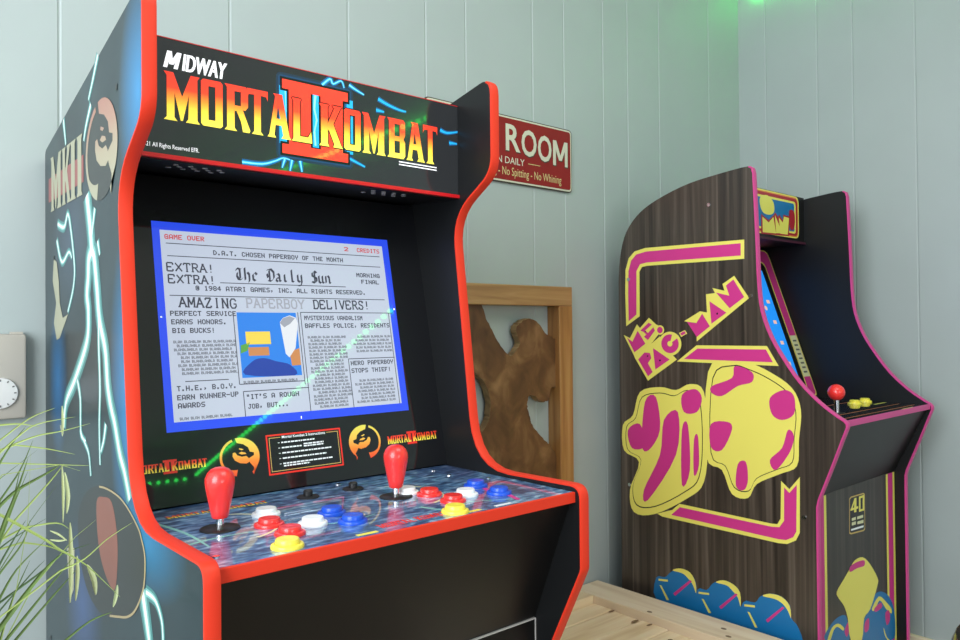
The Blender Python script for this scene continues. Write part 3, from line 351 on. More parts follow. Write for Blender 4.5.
# ------------------------------------------------------------------ setting
YW=1.335; XR=2.285; YF=-4.4; CEIL=H+1.36
def grooved(name,us,lo,hi,f,fb):
    """board wall: flat boards parted by narrow v-grooves at positions us"""
    bm=bmesh.new(); st=[(lo,0.)]
    for u in sorted(us): st+=[(u-.0030,0.),(u-.0008,.0013),(u+.0008,.0013),(u+.0030,0.)]
    st.append((hi,0.)); A=[bm.verts.new(f(u,0.,d)) for u,d in st]; B=[bm.verts.new(f(u,CEIL,d)) for u,d in st]
    for i in range(len(st)-1): bm.faces.new((A[i],A[i+1],B[i+1],B[i]))
    b=[bm.verts.new(fb(u,z)) for u,z in ((lo,0),(hi,0),(hi,CEIL),(lo,CEIL))]; bm.faces.new(b[::-1])
    bm.faces.new([b[0],b[1]]+A[::-1]); bm.faces.new([b[3],b[2]]+B[::-1]); bm.faces.new((b[0],A[0],B[0],b[3])); bm.faces.new((b[1],b[2],B[-1],A[-1]))
    return obj(name,bm,'wall_paint')
gb=[D['gb%d'%i][0] for i in range(12)]; gb=[g for i,g in enumerate(gb) if i!=4]
gb+=[.07,-.12,-.33,-.55,-.75,-.96,-1.17]
w=grooved('wall_back',gb,-1.6,XR,lambda u,z,d:(u,YW+d,z),lambda u,z:(u,YW+.1,z)); w['kind']='structure'; w['label']='pale grey-green grooved board wall behind the arcade cabinets'
gr=[1.2398,1.0726,.9672,.798]+[.64-.2*k+.03*((k*7)%3-1) for k in range(25)]
w=grooved('wall_right',gr,YF,YW,lambda u,z,d:(XR+d,u,z),lambda u,z:(XR+.1,u,z)); w['kind']='structure'; w['label']='pale grey-green grooved board wall on the right'
w=obj('wall_front',box((-1.6,YF-.1,0),(XR+.1,YF,CEIL)),'wall_paint'); w['kind']='structure'
w=obj('floor',box((-1.7,YF-.1,-.1),(XR+.1,YW+.1,0)),'floor_wood'); w['kind']='structure'
w=obj('ceiling',box((-1.7,YF-.1,CEIL),(XR+.1,YW+.1,CEIL+.08)),'ceiling_paint'); w['kind']='structure'
zb=H-.859
w=obj('baseboard_right',box((XR-.018,YF,0),(XR,YW,zb),.003),'pine_along'); w['kind']='structure'; w['label']='tall pine baseboard along the right wall'

# ------------------------------------------------------------------ arcade cabinets
def cab(name,label,x,y,rot): return thing(name,label,'arcade machine',(x,y,0),rot)
def side_panels(K,prof,trim_from,trim_to,trim_mat,outer_mat,inner_mat,out_named):
    """two profile boards with a rounded edge moulding down their front"""
    res=[]
    for side in (0,1):
        d0,d1=(0,T) if side==0 else (W-T,W)
        bm=prism(prof,lambda a,b,h:K(h,a,b),d0,d1); o=obj('side_panel',bm,inner_mat,K.e)
        o.data.materials.append(MATS[outer_mat]); s=-1 if side==0 else 1
        for p in o.data.polygons:
            if p.normal.x*s>.9: p.material_index=1
        res.append(o)
        path=prof[trim_from:trim_to]; n=len(path); bm=bmesh.new(); rows=[]
        for i,q in enumerate(path):
            t=(Vector(path[min(i+1,n-1)])-Vector(path[max(i-1,0)])).normalized(); nn=Vector((t.y,-t.x))
            if nn.x>0 and i>n/2: nn=nn
            row=[]
            for u,e in ((-.0004,-.002),(-.0004,.0006),(T*.06,.0011),(T*.5,.0014),(T*.94,.0011),(T+.0004,.0006),(T+.0004,-.002)):
                c=Vector(q)+nn*e*TS; row.append(bm.verts.new(K(d0+u,c.x,c.y)))
            rows.append(row)
        for A,B in zip(rows,rows[1:]):
            for k in range(6): bm.faces.new((A[k],A[k+1],B[k+1],B[k]))
        obj('edge_trim',bm,trim_mat,K.e,smooth=True)
    return res
class Local:
    def __init__(s,e): s.e=e
    def __call__(s,dx,y,z): return (dx-W/2,y-1.0,z+H)
TS=1
# ---- red-trimmed cabinet ------------------------------------------------
E1=cab('arcade_cabinet','black arcade machine with red edging, lightning side art and a newspaper on its screen',XL+W/2,1.0,0)
K=Local(E1)
prof=roundpoly([(1.3233,.2806,.012),(.8405,.3765,.022),(.8402,.2336,.045),(.9335,.1770,.075),(.8856,-.2115,.085),(.6703,-.2085,.018),(.6705,-.3190,.02),(.7375,-.4545,.03),(.7375,-1.09,0),(1.3233,-1.09,0)])
# trim runs from the top back round the front down to the floor
blobs=[((-.256,-.145,1.35),(.3,.075,.13),(.03,.22,.46),1.),((-.256,-.10,1.02),(.3,.07,.2),(.015,.19,.42),1.),((-.256,-.17,.87),(.3,.12,.06),(.01,.18,.36),1.),((-.256,.24,1.02),(.3,.06,.12),(.03,.16,.36),.8),((-.256,.1,.73),(.3,.1,.12),(.05,.10,.25),.8),((-.256,.16,1.22),(.3,.12,.1),(.05,.08,.13),.7),((-.256,-.31,.68),(.3,.16,.25),(.008,.02,.026),.95)]
cloudmat('storm_art',(.012,.024,.030),(.022,.042,.050),blobs)
sp=side_panels(K,prof,9,None,'red_trim','storm_art','black_inner',None)
for o in sp: pass
fL=lambda a,b,h:K(-h,a,b)
P0=sp[0]
def strokes(key,w0,w1,n=5):
    return [stroke_quads(smooth_open(q,n),w0,w1) for q in D[key]]
def strokes_flat(key,w0,w1,n=5):
    out=[]
    for q in D[key]: out+=stroke_quads(smooth_open(q,n),w0,w1)
    return out
decal('lightning_glow',fL,strokes('bolt_big',.038,.026),'bolt_glow',P0,.0004,split=2)
for ky,ws in (('bolt_thin',(.016,.010)),):
    decal('branch_glow',fL,strokes(ky,*ws),'bolt_glow',P0,.0005,split=2)
decal('lightning_bolt',fL,strokes('bolt_big',.023,.015),'bolt_mid',P0,.0007,split=2); decal('lightning_branch',fL,strokes('bolt_thin',.009,.005),'bolt_mid',P0,.0008,split=2)
decal('lightning_core',fL,strokes('bolt_big',.0115,.006)+strokes('bolt_thin',.0042,.002),'bolt_core',P0,.001,split=2)
decal('flame_streak',fL,D['flame'],'pale_yellow_print',P0,.0011,split=True)
hat=smooth_closed(D['hat']); hc=(sum(p[0] for p in hat)/len(hat),sum(p[1] for p in hat)/len(hat))
decal('dark_disc',fL,[hat],'hat_dark',P0,.0012); hin=[(hc[0]+(a-hc[0])*.965,hc[1]+(b-hc[1])*.965) for a,b in hat]
decal('tan_rim',fL,ring(hat,hin)[8:46],'tan_print',P0,.0015); decal('rust_patch',fL,[smooth_closed(D['loz'])],'rust_print',P0,.0015)
decal('red_band',fL,[[(1.297,.233),(1.087,.233),(1.087,.197),(1.297,.197)]],'band_red',P0,.0012)
z0,z1=.181,.262
let=[]
for ch,a,b in (('M',1.283,1.212),('K',1.209,1.158),('I',1.160,1.128),('I',1.124,1.092)): let+=mkpolys(ch,a,b,z0,z1)
decal('initials',fL,let,'pale_yellow_print',P0,.0015)
decal('emblem_shade',fL,[circ(1.003,.2235,.072,.062)],'hat_dark',P0,.0012); decal('dragon_emblem',fL,dragon(1.003,.2235,.072,1,.062),'dragon_pale',P0,.0016)
decal('screw_hole',fL,[circ(a,b,.004,.004,n=12) for a,b in D['mkholes']],'black_print',P0,.0016)
# marquee
fM=lambda a,b,h:K(a,.9205-h,b)
mq=obj('marquee',prism([(.9205,.208),(.9205,.3495),(.94,.3495),(.94,.208)],lambda a,b,h:K(h,a,b),T,W-T),'black_gloss',E1)
mm,N_,L_,b_=nt('marquee_art'); b_.inputs['Base Color'].default_value=(.012,.013,.014,1); b_.inputs['Roughness'].default_value=.12; b_.inputs['Coat Weight'].default_value=.5; b_.inputs['Emission Color'].default_value=(.018,.020,.022,1); b_.inputs['Emission Strength'].default_value=1.
mq.data.materials[0]=mm
obj('marquee_edge',box(K(T,.9165,.2045),K(W-T,.9225,.2095)),'red_edge',mq); obj('marquee_edge',box(K(T,.9198,.3488),K(W-T,.9225,.3498)),'red_edge',mq)
bl=D['mq_bolt']; 
decal('lightning',fM,[stroke_quads(smooth_open(p,4),.0085,.004) for p in bl],'glow_c',mq,.0006,split=2)
decal('lightning',fM,[stroke_quads(smooth_open(p,4),.0042,.0018) for p in bl],'cyan_lit',mq,.0008,split=2)
decal('lightning',fM,[stroke_quads(smooth_open(p,4),.0013,.0006) for p in bl[:6]+bl[11:14]],'cyan_core',mq,.0009,split=2)
for m_,g_,h_ in (('glow_a',.0085,.0001),('glow_b',.0055,.0003),('glow_c',.003,.0005)): decal('blue_glow',fM,[roundpoly([(.199-g_,.2335-g_,g_),(.2978+g_,.2335-g_,g_),(.2978+g_,.3315+g_,g_),(.199-g_,.3315+g_,g_)],4)],m_,mq,h_)
decal('blue_glow',fM,[rect(.195,.246,.206,.322),rect(.296,.246,.306,.322)],'cyan_lit',mq,.0008,split=True)
ti0,ti1,tz0,tz1=.1990,.2978,.2335,.3315
two=[rect(ti0,tz1-.0125,ti1,tz1),rect(ti0,tz0,ti1,tz0+.0125),rect(.2085,tz0,.2403,tz1),rect(.2554,tz0,.2895,tz1)]
dk=.003; two_o=[[(a+(dk if a>min(p[0] for p in q)+1e-6 else -dk),b+(dk if b>min(p[1] for p in q)+1e-6 else -dk)) for a,b in q] for q in two]
decal('numeral_outline',fM,two_o,'black_print',mq,.00122); decal('numeral',fM,two,'red_lit',mq,.00140)
decal('numeral_gap',fM,[rect(.2433,.2475,.2524,.319)],'cyan_lit',mq,.0016); decal('numeral_gap',fM,[[(.246,.25),(.2485,.25),(.247,.27),(.2505,.285),(.247,.30),(.249,.318),(.2455,.318),(.2445,.30),(.248,.285),(.2445,.268)]],'cyan_core',mq,.0018)
x=[q[0] for q in D['mq_letters']]; sp_=[(x[2*i],x[2*i+1]) for i in range(12)]
zb0,zb1=.2518,.3095
full=mklogo(0,1,zb0,zb1,spans=sp_)
sh=[]
for k in (5,6,7):
    for dx,dz in ((.0014,0),(-.0014,0),(0,.0014),(0,-.0014)): sh+=[[(a+dx,b+dz) for a,b in q] for q in mkpolys('MORTALKOMBAT'[k],*sp_[k],zb0,zb1)]
decal('letter_outline',fM,sh,'black_print',mq,.0020); decal('title_lettering',fM,full,'fire_lit',mq,.0023)
decal('maker_lettering',fM,[[(a+o_,b) for a,b in p] for o_ in (-.0008,0,.0008) for p in text_polys('IDWAY',.0700,.3140,.0545,.0205,shear=.22,bold=.004)]+sans_m(.0472,.0642,.3140,.3345,.0048,.24),'white_lit',mq,.0006)
decal('small_print',fM,text_polys('\u00ae 2021 All Rights Reserved EFR.',.0165,.2175,.073,.0052),'white_lit',mq,.0006)
decal('small_print',fM,[rect(.384+i*.0,b,e,b+.0016) for i,(b,e) in enumerate(((.2465,.4535),(.2425,.4535)))],'white_lit',mq,.0006)
# panel with speaker holes under the marquee
o=obj('speaker_panel',prism([(.9225,.2035),(1.062,.212),(1.062,.220),(.9225,.210)],lambda a,b,h:K(h,a,b),T,W-T),'black_panel',E1)
for cx in (.10,.385):
    bm=bmesh.new()
    for i in range(4):
        for j in range(3):
            px=cx-.03+i*.018+(j%2)*.009; py=.945+j*.014
            add_prism(bm,circ(px,py,.0035,n=10),lambda a,b,h:K(a,b,.2035+(b-.9225)*.061-h),.0002,.0008)
    obj('speaker_grille',bm,'grey_print',o)
# bezel
bt=Vector((0,.0883,.4152)).normalized(); bn=Vector((0,-bt.z,bt.y))
def fB(a,b,h): q=Vector((a,.9542,-.2152))+bt*b+bn*h; return K(*q)
bz=obj('bezel',prism(rect(T,0,W-T,.432),fB,-.012,0),'black_gloss',E1)
scr=obj('screen',prism(rect(.0668,.0905,.4350,.3686),fB,.0001,.0004),'screen_blue',E1)
pg=decal('newspaper_page',fB,[rect(.0766,.1025,.4232,.3570)],'screen_page',scr,.0016)
hS=.0020
ru=[(D['sc_rules'][i],D['sc_rules'][i+1]) for i in range(0,26,2)]
lines=[]
def hl(z,a0,a1,w=.0011): lines.append(rect(a0,z-w/2,a1,z+w/2))
def vl(a,b0,b1,w=.0011): lines.append(rect(a-w/2,b0,a+w/2,b1))
R=D['sc_rules']
for i in (0,2,4,6,8): hl((R[i][1]+R[i+1][1])/2,R[i][0],R[i+1][0])
hl(R[10][1],R[10][0],R[11][0]); vl(R[10][0],.1025,R[10][1]); hl(R[12][1],R[12][0],R[13][0]); vl(R[12][0],.1025,R[12][1]); hl(R[16][1],R[16][0],R[17][0]); vl(R[16][0],.1025,R[16][1])
hl(R[22][1],R[22][0],R[23][0]); vl(R[23][0],R[23][1],R[10][1]); vl(R[22][0],R[22][1],R[10][1]); vl(.4195,.1025,R[10][1])
decal('rule_lines',fB,lines,'screen_ink',scr,hS)
TXS=['GAME OVER','2','CREDITS','D.A.T. CHOSEN PAPERBOY OF THE MONTH','MORNING','FINAL','@ 1984 ATARI GAMES, INC. ALL RIGHTS RESERVED.','PERFECT SERVICE','EARNS HONORS.','BIG BUCKS!','T.H.E., B.O.Y.','EARN RUNNER-UP','AWARDS','"IT\'S A ROUGH','JOB, BUT...','MYSTERIOUS VANDALISM','BAFFLES POLICE, RESIDENTS','HERO PAPERBOY','STOPS THIEF!']
redp=[];inkp=[]
for i,s in enumerate(TXS):
    p0,p1=D['sc_tx'][2*i],D['sc_tx'][2*i+1]; zz=(p0[1]+p1[1])/2
    (redp if i<3 else inkp).extend(pixel_polys(s,(p0[0],zz),(p1[0],zz),.0064))
decal('red_lettering',fB,redp,'screen_red',scr,hS); decal('headline_lettering',fB,inkp,'screen_ink',scr,hS)
q=D['sc_ser']; sl=[]
sl+=slab_polys('EXTRA!',(q[0][0],q[0][1]-.001),(q[1][0],q[0][1]-.001),.0112); sl+=slab_polys('EXTRA!',(q[2][0],q[2][1]-.001),(q[3][0],q[2][1]-.001),.0112); sl+=slab_polys('AMAZING',q[4],q[5],.0128); sl+=slab_polys('DELIVERS!',q[8],q[9],.0128)
decal('banner_lettering',fB,sl,'screen_ink',scr,hS); decal('grey_banner_lettering',fB,slab_polys('PAPERBOY',q[6],q[7],.0128),'screen_grey',scr,hS)
q=D['sc_sun']; zz=(q[0][1]+q[1][1])/2-.001
decal('masthead_lettering',fB,blackletter('The Daily Sun',(q[0][0],zz),(q[1][0],zz),.0185),'screen_ink',scr,hS)
tex=[]
q=D['sc_blocks']
def block(a0,b1,a1,b0,seed):
    rr=random.Random(seed); n=max(1,round((b1-b0)/.0052))
    for k in range(n):
        z=b1-(k+1)*(b1-b0)/n+.001; a=a0+rr.choice((0,.004,.008))
        while a<a1-.008:
            L=rr.choice((4,8,8,12)); wd=min(L*.0027,a1-a)
            m=max(2,int(wd/.0027)); tex.extend(pixel_polys(('BLAH'*4)[:m],(a,z),(a+m*.0027,z),.0034)); a+=m*.0027+.003
block(q[0][0],q[0][1],q[1][0],q[2][1],1); block(q[3][0],q[3][1],q[4][0],.1035,2); block(q[6][0],q[6][1],q[7][0],q[8][1],3)
block(q[9][0],q[9][1],q[10][0],.1045,4); block(q[12][0],q[12][1],q[13][0],q[14][1],5); block(q[15][0],q[15][1],q[16][0],.107,6)
decal('body_text',fB,tex,'screen_tex',scr,hS)
q=D['sc_pic']; a0,a1=(q[0][0]+q[3][0])/2,(q[1][0]+q[2][0])/2; b1,b0=(q[0][1]+q[1][1])/2,(q[2][1]+q[3][1])/2
decal('picture',fB,[rect(a0,b0,a1,b1)],'pic_blue',scr,.0021)
def cl(P): return [(min(max(a,a0),a1),min(max(b,b0),b1)) for a,b in P]
bb=D['sc_blob']
decal('picture_shapes',fB,[rect(a0+.010,b0+.046,a0+.046,b0+.064)],'pic_yellow',scr,.0023); decal('picture_shapes',fB,[rect(a0+.012,b0+.030,a0+.042,b0+.042),cl(bb[4])],'pic_tan',scr,.0024,split=True); decal('picture_shapes',fB,[cl(smooth_closed(bb[2]))],'pic_navy',scr,.0024); decal('picture_shapes',fB,[cl(bb[3])],'pic_green',scr,.0023)
rl=D['sc_roll']; decal('rolled_paper',fB,[rl[0]],'pic_white',scr,.0026); decal('rolled_paper',fB,[rl[1]],'screen_grey',scr,.0028)
decal('alignment_mark',fB,[rect(.2505,.0925,.2518,.0965),circ(.0705,.239,.0012,n=8),circ(.4315,.253,.0016,n=8)],'white_lit',scr,.0018)
# bezel prints
hB=.0005; dr=D['bz_card']; ca0,ca1=(dr[0][0]+dr[3][0])/2,(dr[1][0]+dr[2][0])/2; cb1,cb0=(dr[0][1]+dr[1][1])/2,(dr[2][1]+dr[3][1])/2
decal('instruction_card',fB,frame_rect(ca0,cb0,ca1,cb1,.0022),'red_print',bz,hB)
decal('card_border',fB,frame_rect(ca0+.0042,cb0+.0042,ca1-.0042,cb1-.0042,.0009),'gold_print',bz,hB)
t0=D['bz_cardtx']; decal('card_mask',fB,[rect(t0[0][0]-.002,cb1-.009,t0[1][0]+.002,cb1-.003)],'black_print',bz,hB+.0002)
decal('card_title',fB,text_polys('Mortal Kombat 2 Instructions',t0[0][0],t0[0][1]-.0003,t0[1][0]-t0[0][0],.0036,bold=.02),'white_plastic',bz,hB+.0004)
rows=[]
rr=random.Random(3)
def dash(a,e,b):
    while a<e:
        l=rr.uniform(.0022,.0065); rows.append(rect(a,b,min(a+l,e),b+.0019)); a+=l+.0009
cx0=t0[2][0]
for j,(e,_) in enumerate(((t0[3][0],0),(t0[5][0],0),(t0[9][0],0),(t0[11][0],0),(t0[13][0],0))):
    b=t0[2][1]+(t0[12][1]-t0[2][1])*j/4; rows.append(rect(cx0,b+.0005,cx0+.0026,b+.0013)); dash(cx0+.005,e,b)
dash(t0[6][0],t0[7][0],t0[4][1]+.0016); dash(t0[6][0],t0[7][0],t0[4][1]-.0014); dash(t0[14][0],t0[15][0],t0[12][1]-.0032)
decal('card_text',fB,rows,'white_plastic',bz,hB+.0001)
decal('dragon_emblem',fB,dragon(.3497,.0500,.0272,1,.0252),'dragon_print',bz,hB)
ql=D['bz_logoL']; decal('dragon_emblem',fB,dragon(ql[0][0],.0500,.0272,-1,.0252),'dragon_print',bz,hB)
def small_logo(a0,a1,b0,b1,skip=0):
    w=a1-a0; c=a0+.472*w
    decal('small_numeral',fB,two_polys(c-.085*w,c+.105*w,b0-.3*(b1-b0),b1+.32*(b1-b0)),'red_print',bz,hB)
    decal('small_lettering',fB,mklogo(a0,a1,b0,b1,skip),'fire_print',bz,hB+.0003)
q=D['bz_tr']; small_logo(q[0][0],q[1][0],.0420,.0540)
q=D['bz_tl']; e=(q[1][0]); small_logo(e-.0885,e,.0432,.0537)
# control deck
fD=lambda a,b,h:K(a,b,-.2174+h)
dkp=obj('control_panel',box(K(T,.6842,-.2299),K(W-T,.9575,-.2174)),'deck_art',E1)
obj('front_strip',box(K(T,.6795,-.2309),K(W-T,.6842,-.2169),.0008),'red_trim',dkp)
decal('panel_streak',fD,[stroke_quads(smooth_open(p,4),.006,.002) for p in D['dk_arc'][3:7]],'bolt_mid',dkp,.0003,split=2)
arc=[]
for cx,cy in (D['dk_joy'][0],D['dk_joy'][3]):
    for a0,a1,r in ((-75,-20,.062),(25,70,.066)): arc+=stroke_quads(circ(cx,cy,r,r,a0,a1,14),.005,.0015)
decal('panel_rings',fD,arc,'cream_print',dkp,.0004)
decal('panel_marks',fD,[rect(.170,.690,.196,.697)]+[rect(.318+i*.05,.690,.342+i*.05,.6965) for i in range(1)],'yellow_plastic',dkp,.0004); decal('panel_marks',fD,[rect(.365,.690,.392,.6965)],'white_plastic',dkp,.0004)
q=D['dk_tx']; a0,a1=q[0][0],q[1][0]
decal('panel_lettering_shadow',fD,[[(a-.0006,b-.0012) for a,b in p] for p in mklogo(a0,a1,.902,.916)],'black_print',dkp,.0003); decal('panel_lettering',fD,mklogo(a0,a1,.902,.916),'fire_flat',dkp,.0005)
decal('panel_lettering',fD,mklogo(q[3][0]-.008,q[4][0]+.004,.700,.716),'red_print',dkp,.0005)
decal('panel_bolt_marks',fD,[[(.415,.70),(.425,.73),(.42,.76),(.435,.80),(.428,.80),(.412,.76),(.417,.73),(.408,.70)]],'pink_print',dkp,.0004)
# joysticks
bat=[(r*.93,z) for r,z in [(0,.068),(.006,.0675),(.0105,.0655),(.0145,.0615),(.0168,.056),(.0172,.0515),(.0165,.046),(.0145,.036),(.0115,.022),(.0096,.0135),(.0088,.0125),(0,.0125)]]
batm=None
for i,(cx,cy) in enumerate((D['dk_joy'][0],D['dk_joy'][3])):
    if i==0:
        j0=obj('joystick',lathe([(0,.0),(.0032,.0),(.0045,.001),(.0045,.0135),(0,.0135)],16),'chrome',E1,True,loc=K(cx,cy,-.2174))
        jk=obj('bat_knob',lathe(bat),'red_plastic',j0,True); jw=obj('dust_washer',lathe([(0,.0),(.0215,.0),(.0215,.001),(.0205,.0018),(.006,.0022),(0,.0022)]),'black_rubber',j0,True)
        j0['label']='chrome shaft of the left player stick'
    else:
        j=j0.copy(); C.objects.link(j); j.location=K(cx,cy,-.2174); j['label']='chrome shaft of the right player stick'
        for c in (jk,jw): n=c.copy(); C.objects.link(n); n.parent=j
# push buttons
cols=['white','red','red','yellow','white','blue','blue','white','red','red','yellow','white','blue','blue']
rim=None; pts=D['dk_btn']
for i,(cx,cy) in enumerate(pts):
    c=cols[i]
    bm=lathe([(0,.0),(.0166,.0),(.0168,.0015),(.0160,.0034),(.0135,.0042),(.0125,.0036),(0,.0036)])
    b=obj('push_button',bm,c+'_plastic',E1,True,loc=K(cx,cy,-.2174))
    obj('plunger',lathe([(0,.003),(.0121,.003),(.0121,.0075),(.0113,.0088),(.0095,.0091),(.004,.0084),(0,.0082)]),c+'_plastic',b,True)
for cx,cy in D['dk_sw'][:2]:
    b=obj('start_button',lathe([(0,.0),(.0145,.0),(.0145,.001),(.013,.0022),(0,.0022)]),'black_rubber',E1,True,loc=K(cx,cy,-.2174))
    obj('plunger',lathe([(0,.002),(.006,.002),(.006,.0085),(.0045,.0100),(0,.0102)]),'black_rubber',b,True)
for a,b in ((.445,.885),(.474,.83),(.29,.94),(.12,.94),(.03,.72),(.45,.93)): obj('screw',prism(circ(a,b,.0035,n=12),fD,0,.0012),'chrome',dkp)
# lower body
obj('front_panel',prism([(.6885,-.2309),(.7577,-.4027),(.7697,-.4027),(.7005,-.2309)],lambda a,b,h:K(h,a,b),T,W-T),'black_panel',E1)
lp=obj('lower_panel',prism([(.7560,-.405),(.7560,-1.04),(.7700,-1.04),(.7700,-.405)],lambda a,b,h:K(h,a,b),T+.001,W-T-.001),'black_panel',E1)
obj('panel_edge',box(K(T+.001,.7553,-.4050),K(W-T-.001,.7640,-.4034)),'grey_edge',lp); obj('panel_edge',box(K(W-T-.0022,.7550,-1.04),K(W-T-.0008,.7562,-.4034)),'grey_edge',lp)
obj('top_panel',prism([(.9300,.3480),(1.3160,.2715),(1.3160,.2600),(.9300,.3365)],lambda a,b,h:K(h,a,b),T,W-T),'black_panel',E1)
obj('back_panel',box(K(T,1.308,-1.06),K(W-T,1.316,.262)),'black_panel',E1)
obj('kick_board',box(K(T,.770,-1.09),K(W-T,.782,-1.035)),'black_matte',E1)

# ---- pink-trimmed cabinet ---------------------------------------------------
bx=PXL+math.cos(PR)*(W/2)-math.sin(PR)*(-.3); by=1.3+math.sin(PR)*(W/2)+math.cos(PR)*(-.3)
E2=cab('arcade_cabinet','dark wood-grain arcade machine with pink edging and yellow and pink side art, by the corner',bx,by,PR)
K2=Local(E2); K_=K
arcb=smooth_open([(1.2762,.1252),(1.2715,.1800),(1.2573,.2345),(1.2309,.2736),(1.1896,.3049),(1.1287,.3297),(1.0566,.3489),(.9755,.3591),(.920,.3640)],3)
frt=smooth_open([(.8928,.3480),(.8908,.300),(.8885,.240),(.8864,.1765),(.8838,.095),(.8765,.033),(.8560,-.024),(.8265,-.074),(.7920,-.122),(.7500,-.163),(.7115,-.1905)],3)
pp=[(1.2762,-1.09)]+arcb+[(.9035,.3640),(.8960,.3595)]+frt+[(.6990,-.1975),(.6935,-.2035),(.6930,-.2110),(.7030,-.2370),(.7260,-.2985),(.7535,-.3690),(.7572,-.3850),(.7575,-.4200),(.7575,-1.09)]
prof2=pp
def sm(P,keep):
    return P
K=K2
# order: run front from top back to floor so the moulding can follow it
prof2=pp[1:]+[pp[0]]
sp2=side_panels(K2,prof2,len(arcb),len(prof2)-1,'pink_trim','dark_wood_print','black_inner',None)
P2=sp2[0]; gL=lambda a,b,h:K2(-h,a,b)
def D1(n,poly=True,sm_=False): return [D[n]]
Y_,M_='yellow_print','pink_print'
decal('side_stripe',gL,[D['p_s1y']],Y_,P2,.0006); decal('side_stripe',gL,[D['p_s1m']],M_,P2,.0012)
decal('side_stripe',gL,[D['p_s2y']],Y_,P2,.0006); decal('side_stripe',gL,[D['p_s2m']],M_,P2,.0012)
decal('side_stripe',gL,[D['p_s3y']],Y_,P2,.0006); decal('side_stripe',gL,[D['p_s3m']],M_,P2,.0012)
decal('name_backing',gL,D['p_logoy'],Y_,P2,.0006)
c=D['p_C'][0]; rx=.0330; ry=.0300
decal('name_backing',gL,[circ(*c,rx,ry),circ(*D['p_dot'][0],.0125,.012)],Y_,P2,.0009)
def arcring(c,r0,r1,a0,a1,n=18):
    o=circ(*c,r1,r1*.92,a0,a1,n); i=circ(*c,r0,r0*.92,a0,a1,n); return [[o[k],o[k+1],i[k+1],i[k]] for k in range(n)]
decal('name_lettering',gL,D['p_logom']+arcring(c,.0075,.0255,-215,105)+[circ(*D['p_dot'][0],.0085,.008)],M_,P2,.0013)
decal('name_dots',gL,D['p_logod'],'black_print',P2,.0016)
big=[smooth_closed(p) for p in D['p_bigy']]
def shrink(p,k):
    cx=sum(q[0] for q in p)/len(p); cy=sum(q[1] for q in p)/len(p); return [(cx+(a-cx)*k,cy+(b-cy)*k) for a,b in p]
decal('yellow_patch',gL,big,Y_,P2,.0006,split=True); decal('patch_line',gL,[q for p in big for q in ring(shrink(p,.90),shrink(p,.885))],'hat_dark',P2,.0009)
decal('pink_patch',gL,[smooth_closed(p) for i,p in enumerate(D['p_bigm']) if i not in (9,10)],M_,P2,.0012,split=True)
decal('blue_patch',gL,[smooth_closed(p,3) for p in D['p_blub']],'blue_print',P2,.0006,split=True)
decal('blue_patch_marks',gL,[smooth_closed(D['p_bluy'][k],3) for k in (0,4,8)]+[D['p_bluy'][k] for k in (1,2,5,6,9,10)],Y_,P2,.0009); decal('blue_patch_marks',gL,D['p_blum'][:3],M_,P2,.0012)
for a,b in D['p_screws']: obj('screw',prism(circ(a,b,.0045,n=14),gL,0,.003),'chrome',P2)
# marquee
gM=lambda a,b,h:K2(a,1.0108-h,b)
mq2=obj('marquee',prism([(1.0108,.2330),(1.0108,.3590),(1.03,.3550),(1.03,.2330)],lambda a,b,h:K2(h,a,b),T,W-T),'black_panel',E2)
def rrect(a0,b0,a1,b1,r): return roundpoly([(a0,b0,r),(a1,b0,r),(a1,b1,r),(a0,b1,r)],5)
for nm,ma,(a0,b0,a1,b1,r),h in (('border','yellow_print',(.028,.2420,.4640,.3580,.02),.0005),('border','orange_print',(.033,.2455,.4590,.3545,.017),.0007),('border','deep_red_print',(.037,.2485,.4550,.3515,.015),.0009),('border','yellow_print',(.046,.2545,.4460,.3430,.012),.0011),('sky_panel','blue_print',(.055,.2600,.4370,.3370,.006),.0013)):
    decal(nm,gM,[rrect(a0,b0,a1,b1,r)],ma,mq2,h)
decal('name_outline',gM,D['pm_letr'],'deep_red_print',mq2,.0016); decal('name_lettering',gM,D['pm_let'],'yellow_print',mq2,.0019)
decal('yellow_patch',gM,[smooth_closed(D['pm_spot'][0])],'yellow_print',mq2,.0017); decal('pink_patch',gM,[smooth_closed(D['pm_spot'][1])],'deep_red_print',mq2,.0022)
obj('speaker_panel',prism([(1.0125,.2270),(1.130,.2270),(1.130,.2340),(1.0125,.2340)],lambda a,b,h:K2(h,a,b),T,W-T),'black_panel',E2)
obj('marquee_lip',box(K2(T,1.0060,.2275),K2(W-T,1.0125,.2335)),'lip_print',mq2)
# bezel and screen
pbt=Vector((0,.1408,.4088)).normalized(); pbn=Vector((0,-pbt.z,pbt.y))
def gB(a,b,h): q=Vector((a,.9781,-.1925))+pbt*b+pbn*h; return K2(*q)
bz2=obj('bezel',prism(rect(T,-.01,W-T,.445),gB,-.012,0),'black_panel',E2)
s2=obj('screen',prism(rect(.075,.030,.420,.370),gB,.0001,.0004),'maze_blue',E2)
decal('maze_marks',gB,[circ(.10+.03*((i*7)%10),.06+.028*i,.007,n=10) for i in range(10)]+[rect(.385,.09+.06*i,.402,.10+.06*i) for i in range(4)],'maze_pink',s2,.0016)
yb=roundpoly([(.019,.000,.01),(W-.019,.000,.01),(W-.019,.436,.025),(.019,.436,.025)],5); yi=roundpoly([(.064,.016,.008),(W-.064,.016,.008),(W-.064,.394,.02),(.064,.394,.02)],5)
mo=roundpoly([(.023,.004,.009),(W-.023,.004,.009),(W-.023,.432,.022),(.023,.432,.022)],5); mi=roundpoly([(.060,.012,.008),(W-.060,.012,.008),(W-.060,.398,.02),(.060,.398,.02)],5)
decal('bezel_border',gB,ring(yb,yi),'yellow_print',bz2,.0005); decal('bezel_border',gB,ring(mo,mi),'pink_print',bz2,.0008)
